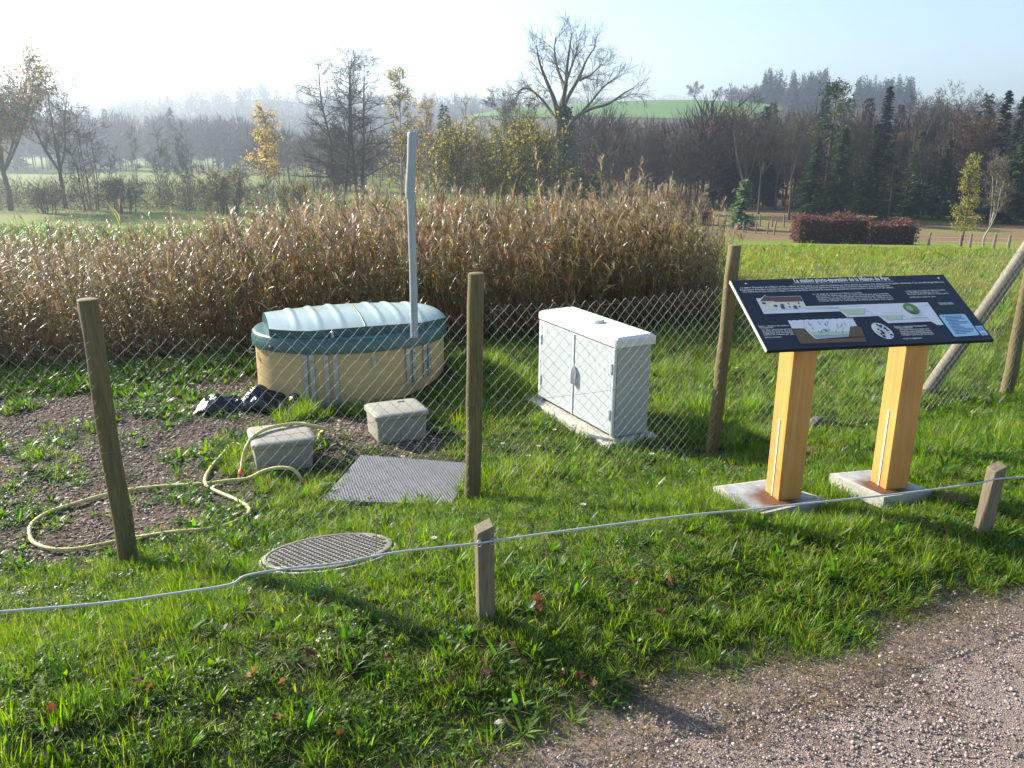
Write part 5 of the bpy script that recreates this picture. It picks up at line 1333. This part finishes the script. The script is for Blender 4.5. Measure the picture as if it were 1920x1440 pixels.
for k, (px, y, top) in enumerate(((1522, 83, 255), (1570, 81, 240), (1628, 84, 232), (1662, 82, 250), (1712, 85, 245), (1765, 83, 262), (1902, 78, 238))):
    put(spG, 14, px, y, top, 'green_conifer', 'mid-green conifer standing among the bare trees at the wood edge', group='green conifers of the wood edge', wide=1.35)
put(young, 4.6, 1394, 70, 338, 'young_conifer', 'small light green conifer by the field fence', wide=1.35)
put(larch, 9.0, 1815, 52, 298, 'young_larch', 'slender young larch with fading yellow needles by the field fence', wide=.95)
put(ash, 8.6, 1858, 50, 295, 'small_bare_tree', 'small pale bare tree beside the yellow larch', wide=.85)
# hilltop
def on_crest(px, y, top, proto, H0, name, label, zf, wide=1.0, group=None):
    x = xat(px, y); z = float(zf(x, y)); h = float(aty(px, top, y)[2])-z
    return plant(proto, name, (x, y, z-.2), label, 'tree', group, rng.uniform(0, 6), h/H0*wide, h/H0)
hillt = tree_meshes(spreading(39, 10, .30, .18, 1.15, .8, rmin=.045), 'hillt', M['bark'], TW_B)
on_crest(1295, 416, 153, hillt, 10, 'hilltop_tree', 'lone round-crowned bare tree on the crest of the hill meadow', zC, 1.2)
on_crest(1340, 416, 163, hillt, 10, 'hilltop_tree', 'smaller bare tree on the hill crest beside the lone round one', zC, 1.3)
on_crest(1160, 330, 212, spB, 15, 'evergreen_clump_tree', 'dark evergreen at the lower corner of the hill meadow beside the oak', zC, 2.2)
on_crest(1300, 320, 215, spB, 15, 'evergreen_clump_tree', 'squat dark evergreen below the middle of the hill meadow', zC, 2.4)

# ------------------------------------------------------------------ woods that read as one mass
def wood_mass(name, spots, label, conif=.2, sz=1.0, seed=0, nb=120, trunks=True, brown=(.085, .066, .052)):
    """spots (x,y,z,H,w,is_conifer); twiggy slivers, needles and thin trunks in one object"""
    r = np.random.default_rng(seed); V = []; C = []; o = []
    for x, y, z, H, w, con in spots:
        if con:
            n = int(nb*1.1); t = r.uniform(.05, 1, n)**.8; a = r.uniform(0, 6.28, n); R = w*.42*(1-t)*r.uniform(.5, 1.1, n)+.05*w
            p = np.stack([x+R*np.cos(a), y+R*np.sin(a), z+H*t], -1); L = (.16*H*(1-t)+.04*H)[:, None]
            d = np.stack([np.cos(a), np.sin(a), r.normal(-.45, .2, n)], -1)*L; q = np.stack([-np.sin(a), np.cos(a), r.normal(0, .3, n)], -1)*L*.38
            V.append(np.stack([p-q, p+d*.8, p+q], 1).reshape(-1, 3)); V.append(np.array([[x-.02*w, y, z], [x+.02*w, y, z], [x, y, z+H*1.02]]))
            c = np.array([.024, .040, .026])*r.uniform(.6, 1.3); C.append(np.repeat(c[None]*r.uniform(.7, 1.3, (n, 1)), 3, 0)); C.append(np.tile(c, (3, 1)))
        else:
            n = nb; u = r.normal(size=(n, 3)); u /= np.linalg.norm(u, axis=1, keepdims=True); u *= r.uniform(.3, 1, (n, 1))**.5
            p = np.array([x, y, z+H*(.60 if trunks and sz < 1 else .46)])+u*np.array([w*.5, w*.5, H*(.40 if trunks and sz < 1 else .52)])
            d = u*np.array([1, 1, .8])+np.array([0, 0, .6])+r.normal(0, .35, (n, 3)); d /= np.linalg.norm(d, axis=1, keepdims=True); L = H*.085*r.uniform(.6, 1.4, (n, 1)); q = np.cross(d, r.normal(size=(n, 3)))*L*.09*sz
            V.append(np.stack([p-q-d*L, p+d*L, p+q-d*L], 1).reshape(-1, 3)); c = np.array(brown)*r.uniform(.75, 1.3)*np.array([1, r.uniform(.88, 1.05), r.uniform(.85, 1.05)])
            C.append(np.repeat(c[None]*r.uniform(.7, 1.3, (n, 1)), 3, 0))
            if trunks:
                lx_ = r.normal(0, .04)*H; tw = .011*H
                for aq in (0, 1.57): V.append(np.array([[x-tw*math.cos(aq), y-tw*math.sin(aq), z-.3], [x+tw*math.cos(aq), y+tw*math.sin(aq), z-.3], [x+lx_, y, z+H*.8]])); C.append(np.tile(np.array(brown)*.8, (3, 1)))
    V = np.concatenate(V); C = np.concatenate(C)
    ob_ = link(name, np_mesh(name, V, np.arange(len(V)).reshape(-1, 3), C), M['twig']); tag(ob_, label, 'wood', kind='stuff'); return ob_
def band(n, px0, px1, y0, y1, H0, H1, w, con, seed, zf=None):
    r = np.random.default_rng(seed); out = []
    for k in range(n):
        px = r.uniform(px0, px1); y = r.uniform(y0, y1); x = xat(px, y); H = r.uniform(H0, H1)
        c = r.uniform() < (con(px) if callable(con) else con)
        out.append((x, y, float(zf(x, y)) if zf else float(gz(x, y)), H*(1.15 if c else 1), w*r.uniform(.8, 1.2)*(.75 if c else 1), c))
    return out
wood_mass('valley_wood_left', band(190, -120, 500, 215, 290, 10, 16, 8, lambda p: .25 if 120 < p < 260 else .06, 71), 'hazy blue-grey wood at the far side of the left meadow', nb=260, seed=1, sz=.6)
wood_mass('valley_wood_middle', band(150, 480, 1120, 130, 220, 7, 12, 7, .03, 72), 'brown leafless wood behind alders and willows', nb=330, seed=2, sz=.45)
wood_mass('valley_wood_right', band(170, 1080, 2000, 100, 150, 8, 13, 6, lambda p: .10 if p > 1450 else .02, 73), 'dense brown leafless wood behind the copper hedge', nb=420, seed=3, sz=.40, brown=(.085, .060, .050))
wood_mass('undergrowth', band(160, 1060, 1960, 93, 120, 1.6, 3.6, 3.5, 0, 74), 'brown undergrowth at the foot of the right-hand wood', nb=240, seed=4, sz=.5, trunks=False, brown=(.075, .05, .035))
wood_mass('meadow_brush', band(190, -60, 620, 78, 92, 1.6, 3.8, 4.5, 0, 84), 'low brown brush under the trees along the left meadow', nb=200, seed=9, sz=.5, trunks=False, brown=(.11, .09, .055))
wood_mass('hill_wood_left', band(420, -300, 520, 500, 930, 11, 16, 11, .25, 75, zA), 'hazy wooded ridge in the far left distance', nb=90, seed=5, sz=1.8)
wood_mass('hill_wood_middle', band(760, 150, 1150, 430, 790, 10, 15, 11, lambda p: .8 if 780 < p < 870 else .25, 76, zB), 'hazy wooded ridge beyond the alders', nb=90, seed=6, sz=1.8)
wood_mass('hill_wood_crest', band(90, 1420, 1535, 405, 450, 9, 15, 6, .85, 77, zC)+band(70, 1588, 1700, 410, 450, 9, 13, 6, .9, 78, zC)+band(60, 1360, 1440, 408, 450, 6, 9, 6, .1, 79, zC)+band(200, 1440, 2000, 300, 440, 5, 8, 7, .3, 80, zC)+band(30, 1470, 1560, 330, 380, 7, 11, 7, .5, 81, zC), 'dark conifer plantation on the crest above the hill meadow', nb=110, seed=7, sz=1.5)
wood_mass('hill_hedgerow', [(xat(px, y), y, float(zC(xat(px, y), y)), h, 3.4, False) for px, y, h in [(p_, 420, 2.0+1.2*math.sin(p_*.7)**2) for p_ in np.arange(940, 1460, 5)]]
          + [(xat(px, y), y, float(zC(xat(px, y), y)), h, 4, False) for px, y, h in [(p_, 318+6*math.sin(p_*.3), 2.2+1.5*math.sin(p_*.9)**2) for p_ in np.arange(1080, 1460, 5)]]
          + band(150, 1060, 1460, 240, 312, 3, 7, 6, .05, 82, zC), 'dark hedgerows and scrub bordering the hill meadow', nb=60, seed=8, sz=1.5, trunks=False)

# ------------------------------------------------------------------ copper hedges
def hedge(px0, px1, y, h, wd, label):
    a = xat(px0, y); b = xat(px1, y); cxx = (a+b)/2; L = b-a; z = float(gz(cxx, y)); r = np.random.default_rng(int(px0))
    root = empty('copper_hedge', (cxx, y, z)); tag(root, label, 'hedge')
    n = int(L*h*380); f = r.integers(0, 3, n); u = r.uniform(-.5, .5, n)*L; v_ = r.uniform(0, 1, n)*h; w_ = r.uniform(-.5, .5, n)*wd
    bul = 1+.10*np.sin(u*2.1)+.07*np.sin(u*5.3+1)-.22*np.abs(2*u/L)**6
    p = np.where((f == 0)[:, None], np.stack([u, -wd/2*np.ones(n), v_*bul], -1), np.where((f == 1)[:, None], np.stack([u, w_, h*bul], -1), np.stack([np.sign(u)*L/2, w_, v_], -1)))
    p += r.normal(0, .12, (n, 3)); a_ = r.normal(size=(n, 3)); b_ = r.normal(size=(n, 3)); a_ /= np.linalg.norm(a_, axis=1, keepdims=True); b_ /= np.linalg.norm(b_, axis=1, keepdims=True); s = .085*r.uniform(.6, 1.3, (n, 1))
    c = np.array([(.17, .055, .055), (.13, .045, .05), (.21, .09, .065), (.08, .04, .035)])[r.integers(0, 4, n)]*r.uniform(.7, 1.3, (n, 1))
    link('foliage', np_mesh('hedge_foliage', np.stack([p-a_*s, p+b_*s*.6, p+a_*s, p-b_*s*.6], 1).reshape(-1, 3), np.arange(4*n).reshape(n, 4), np.repeat(c, 4, 0)), M['hedge'], root)
    core = MB(); core.box((0, 0, h*.46), (L*.97, wd*.86, h*.9), bev=.12); core.build('core', simple('hedge_core', (.035, .02, .018), 1, .3, 5), root)
hedge(1506, 1640, 58, 1.75, 1.5, 'long copper-leaved hedge block behind the field fence beside the pine')
hedge(1640, 1730, 57.2, 1.45, 1.4, 'lower copper-leaved hedge block continuing towards the larch')
hedge(1282, 1308, 74, 1.25, 1.2, 'small dark copper hedge block half hidden by the reeds')
hedge(1311, 1340, 74, 1.2, 1.2, 'small copper hedge block next to the young light green conifer')

# ------------------------------------------------------------------ field fence
ff = [(1335, 431), (1350, 433), (1377, 434), (1394, 436), (1416, 438), (1438, 439), (1450, 441), (1485, 443), (1534, 446), (1584, 449), (1632, 453), (1686, 458), (1740, 460), (1800, 462), (1818, 464), (1862, 466), (1890, 467), (1930, 468)]
fp_ = [hit(*p) for p in ff]; F0 = fp_[0]
fr_ = empty('field_fence', tuple(F0)); tag(fr_, 'low wooden post and wire fence crossing the pasture in front of the copper hedges', 'fence')
for k, p in enumerate(fp_):
    h = rng.uniform(.65, .95)+(.35 if k in (6, 11) else 0); l = rng.normal(0, .05); q = p-F0
    MB().tube([tuple(q-np.array([0, 0, .2])), (q[0]+l*.5, q[1], q[2]+h*.5), (q[0]+l, q[1], q[2]+h)], [.075, .072, .065], 7).build('post', M['field_post'], fr_)
for hh in (.30, .55):
    MB().tube([tuple(p-F0+np.array([0, -.08, hh])) for p in fp_], .007, 3, cap=False).build('wire', M['field_post'], fr_)
f2 = [hit(*p) for p in ((1345, 424), (1358, 423), (1372, 423), (1386, 423), (1404, 424), (1425, 424), (1448, 425), (1470, 426), (1495, 427))]; F1 = f2[0]
fr2 = empty('paddock_fence', tuple(F1)); tag(fr2, 'farther row of thin fence posts behind the field fence near the young conifer', 'fence')
for p in f2:
    q = p-F1; MB().tube([tuple(q-np.array([0, 0, .2])), (q[0]+rng.normal(0, .06), q[1], q[2]+rng.uniform(.8, 1.1))], [.07, .06], 6).build('post', M['field_post'], fr2)
MB().tube([tuple(p-F1+np.array([0, -.07, .6])) for p in f2], .007, 3, cap=False).build('wire', M['field_post'], fr2)

# ------------------------------------------------------------------ small things on the ground
def fallen_leaf(seed):
    r = np.random.default_rng(seed); n = 11; t = np.linspace(-PI, PI, n, endpoint=False)
    R = (1+.35*np.cos(5*t))*(.8+.2*np.cos(t)); V = [(0, 0, .006)]+[(R[k]*math.cos(t[k])*.024, R[k]*math.sin(t[k])*.02, .012*r.uniform(0, 1)+.010*(k % 2)) for k in range(n)]
    return np_mesh('fallen_leaf', np.array(V), np.array([(0, 1+k, 1+(k+1) % n) for k in range(n)]), np.tile(np.array(((.13, .052, .026), (.11, .062, .038), (.16, .085, .042))[seed % 3]), (n+1, 1)))
lm = [fallen_leaf(k) for k in range(4)]
for m_ in lm: m_.materials.append(M['leafy'])
for k, (px, py) in enumerate(((1232, 1095), (1250, 1103), (1008, 1140), (1010, 1160), (905, 1262), (915, 1280), (1057, 1278), (1085, 1290), (475, 1287), (575, 1250), (530, 1300), (265, 1297), (285, 1308), (110, 1395), (525, 1365), (1458, 1125), (1185, 1110), (955, 1225), (725, 1255), (1240, 1170), (1110, 1300), (850, 1290), (100, 1350), (640, 1400))):
    p = hit(px, py); o = link('fallen_leaf', lm[k % 4], None, loc=(p[0], p[1], float(gz(p[0], p[1]))+.035), rot=(rng.normal(0, .5), rng.normal(0, .5), rng.uniform(0, 6.28))); o.scale = (rng.uniform(.7, 1.25),)*3
    tag(o, 'curled russet brown fallen leaf lying in the grass bank', 'leaf', 'fallen leaves in the grass')
def flower(px, py, h, col, label, grp, head=.02):
    p = hit(px, py); z = float(gz(p[0], p[1])); root = empty('wild_flower', (p[0], p[1], z)); tag(root, label, 'flower', grp)
    lx_, ly_ = rng.normal(0, .02), rng.normal(0, .02)
    me = MB().tube([(0, 0, -.01), (lx_*.4, ly_*.4, h*.5), (lx_, ly_, h)], [.0018, .0016, .0014], 4).mesh('stem')
    link('stem', me, M['stemgreen'], root)
    a = np.linspace(0, 2*PI, 9, endpoint=False); b = np.tile(np.array([lx_, ly_, h]), (9, 1))
    v, f, c = strips(b, a, np.full(9, 1.15), np.full(9, head), np.full(9, head*.55), np.tile(np.array(col), (9, 1)), curve=.3, seg=2, flat=True)
    link('petals', np_mesh('petals', v, f, c), M['petal'], root)
    MB().tube([(lx_, ly_, h-.002), (lx_, ly_, h+.004), (lx_, ly_, h+.006)], [head*.3, head*.32, head*.15], 7).build('flower_head', M['flowerheart'], root)
M['stemgreen'] = simple('green_stem', (.08, .13, .03), .7, .2, 20); M['flowerheart'] = simple('flower_heart', (.42, .33, .12), .8, .2, 30)
WH, PK = (.75, .74, .68), (.50, .18, .48)
for px, py in ((320, 672), (262, 706), (230, 730), (250, 735), (290, 722), (300, 745), (268, 775), (350, 690), (395, 700), (280, 715), (310, 730), (240, 718), (220, 690), (360, 725)):
    flower(px, py+22, .12, WH, 'small white wild flower in the weeds behind the fence beside the reeds', 'white flowers in the enclosure')
for px, py in ((140, 660), (135, 685), (168, 730), (150, 745), (180, 690), (296, 655), (282, 658), (120, 775), (115, 800), (125, 808), (3, 840), (262, 652), (340, 680)):
    flower(px, py+20, .13, PK, 'small mauve pink wild flower in the mulch bed beside the reeds', 'pink flowers in the enclosure', .017)
for px, py in ((925, 850), (1035, 820), (985, 868), (1210, 865), (1095, 970), (830, 1030), (1385, 700), (1010, 850)):
    flower(px, py, .05, WH, 'low white daisy in the grass near the cabinet and fence', 'daisies in the grass')
for px, py in ((1235, 560), (1250, 570), (1265, 562), (1222, 575)):
    flower(px, py+14, .32, PK, 'tall pink thistle-like flower at the foot of the reeds behind the cabinet', 'pink flowers behind the cabinet', .022)
# dry dandelion stalks near the manhole cover
for k, (p0, p1) in enumerate((((702, 1070), (706, 975)), ((750, 1062), (776, 968)), ((747, 1045), (748, 1005)), ((772, 1066), (804, 1020)))):
    b = hit(*p0); t = aty(p1[0], p1[1], b[1]); root = empty('dry_stalk', tuple(b)); tag(root, ('straight tall dry flower stalk at the edge of the manhole cover', 'tall curved dry flower stalk next to the straight one by the manhole cover', 'short thin dry stalk between the two tall ones', 'bent dry stalk leaning low in the grass beside the wire')[k], 'stalk')
    d = t-b; MB().tube([tuple(d*q+np.array([.012*math.sin(PI*q)*(1 if k % 2 else .2), 0, 0])) for q in np.linspace(0, 1, 7)], .0026, 6).build('stem', M['strawstem'] if 'strawstem' in M else M.setdefault('strawstem', simple('straw_stem', (.42, .30, .13), .6, .2, 20)), root)
    MB().tube([tuple(d*.98), tuple(d+np.array([0, 0, .006])), tuple(d+np.array([0, 0, .012]))], [.003, .006, .003], 8).build('seed_head', M['flowerheart'], root)
def rock(name, px, py, r_, mat, label, cat, seed, sq=(1, 1, .7)):
    p = hit(px, py); rr_ = np.random.default_rng(seed); bm = bmesh.new(); bmesh.ops.create_icosphere(bm, subdivisions=3, radius=r_)
    for v in bm.verts:
        n_ = v.co.normalized(); k = 1+.25*(float(vnoise(n_.x*2+seed, n_.y*2+n_.z*3, .8, seed))-.5)+.06*rr_.normal(); v.co = Vector((v.co.x*sq[0]*k, v.co.y*sq[1]*k, v.co.z*sq[2]*k))
    me = bpy.data.meshes.new(name); bm.to_mesh(me); bm.free(); me.polygons.foreach_set('use_smooth', [True]*len(me.polygons))
    o = link(name, me, mat, loc=(p[0], p[1], float(gz(p[0], p[1]))+r_*sq[2]*.45), rot=(0, 0, seed)); tag(o, label, cat); return o
rock('white_stone', 937, 1364, .017, M['stone'], 'white round pebble at the edge between grass bank and gravel', 'stone', 3)
rock('stone_block', 1530, 800, .065, M['darkstone'], 'dark rough stone block in the grass behind the information board', 'stone', 4, (1, .8, .8))
for k, (px, py, lab) in enumerate(((1520, 848, 'heap of crumbled brown earth between the fence post and the board'), (1715, 855, 'heap of crumbled brown earth beside the board post below the medallion'), (1790, 940, 'heap of crumbled brown earth next to the low stake'))):
    rock('earth_heap', px, py, .065, M['earth'], lab, 'earth', 10+k, (1.3, .9, .35))

# ------------------------------------------------------------------ air
hb = MB(); hb.box((0, 625, 41), (2960, 1440, 98)); hz_o = link("haze", hb.mesh("haze"))
hm_ = bpy.data.materials.new('haze'); hm_.use_nodes = True; nt = hm_.node_tree; nt.nodes.clear()
pv = nt.nodes.new('ShaderNodeVolumePrincipled'); out = nt.nodes.new('ShaderNodeOutputMaterial'); nt.links.new(pv.outputs[0], out.inputs['Volume'])
pv.inputs['Color'].default_value = (.76, .87, 1.0, 1); pv.inputs['Density'].default_value = .0010; pv.inputs['Anisotropy'].default_value = .65
hz_o.data.materials.append(hm_); tag(hz_o, kind='stuff')
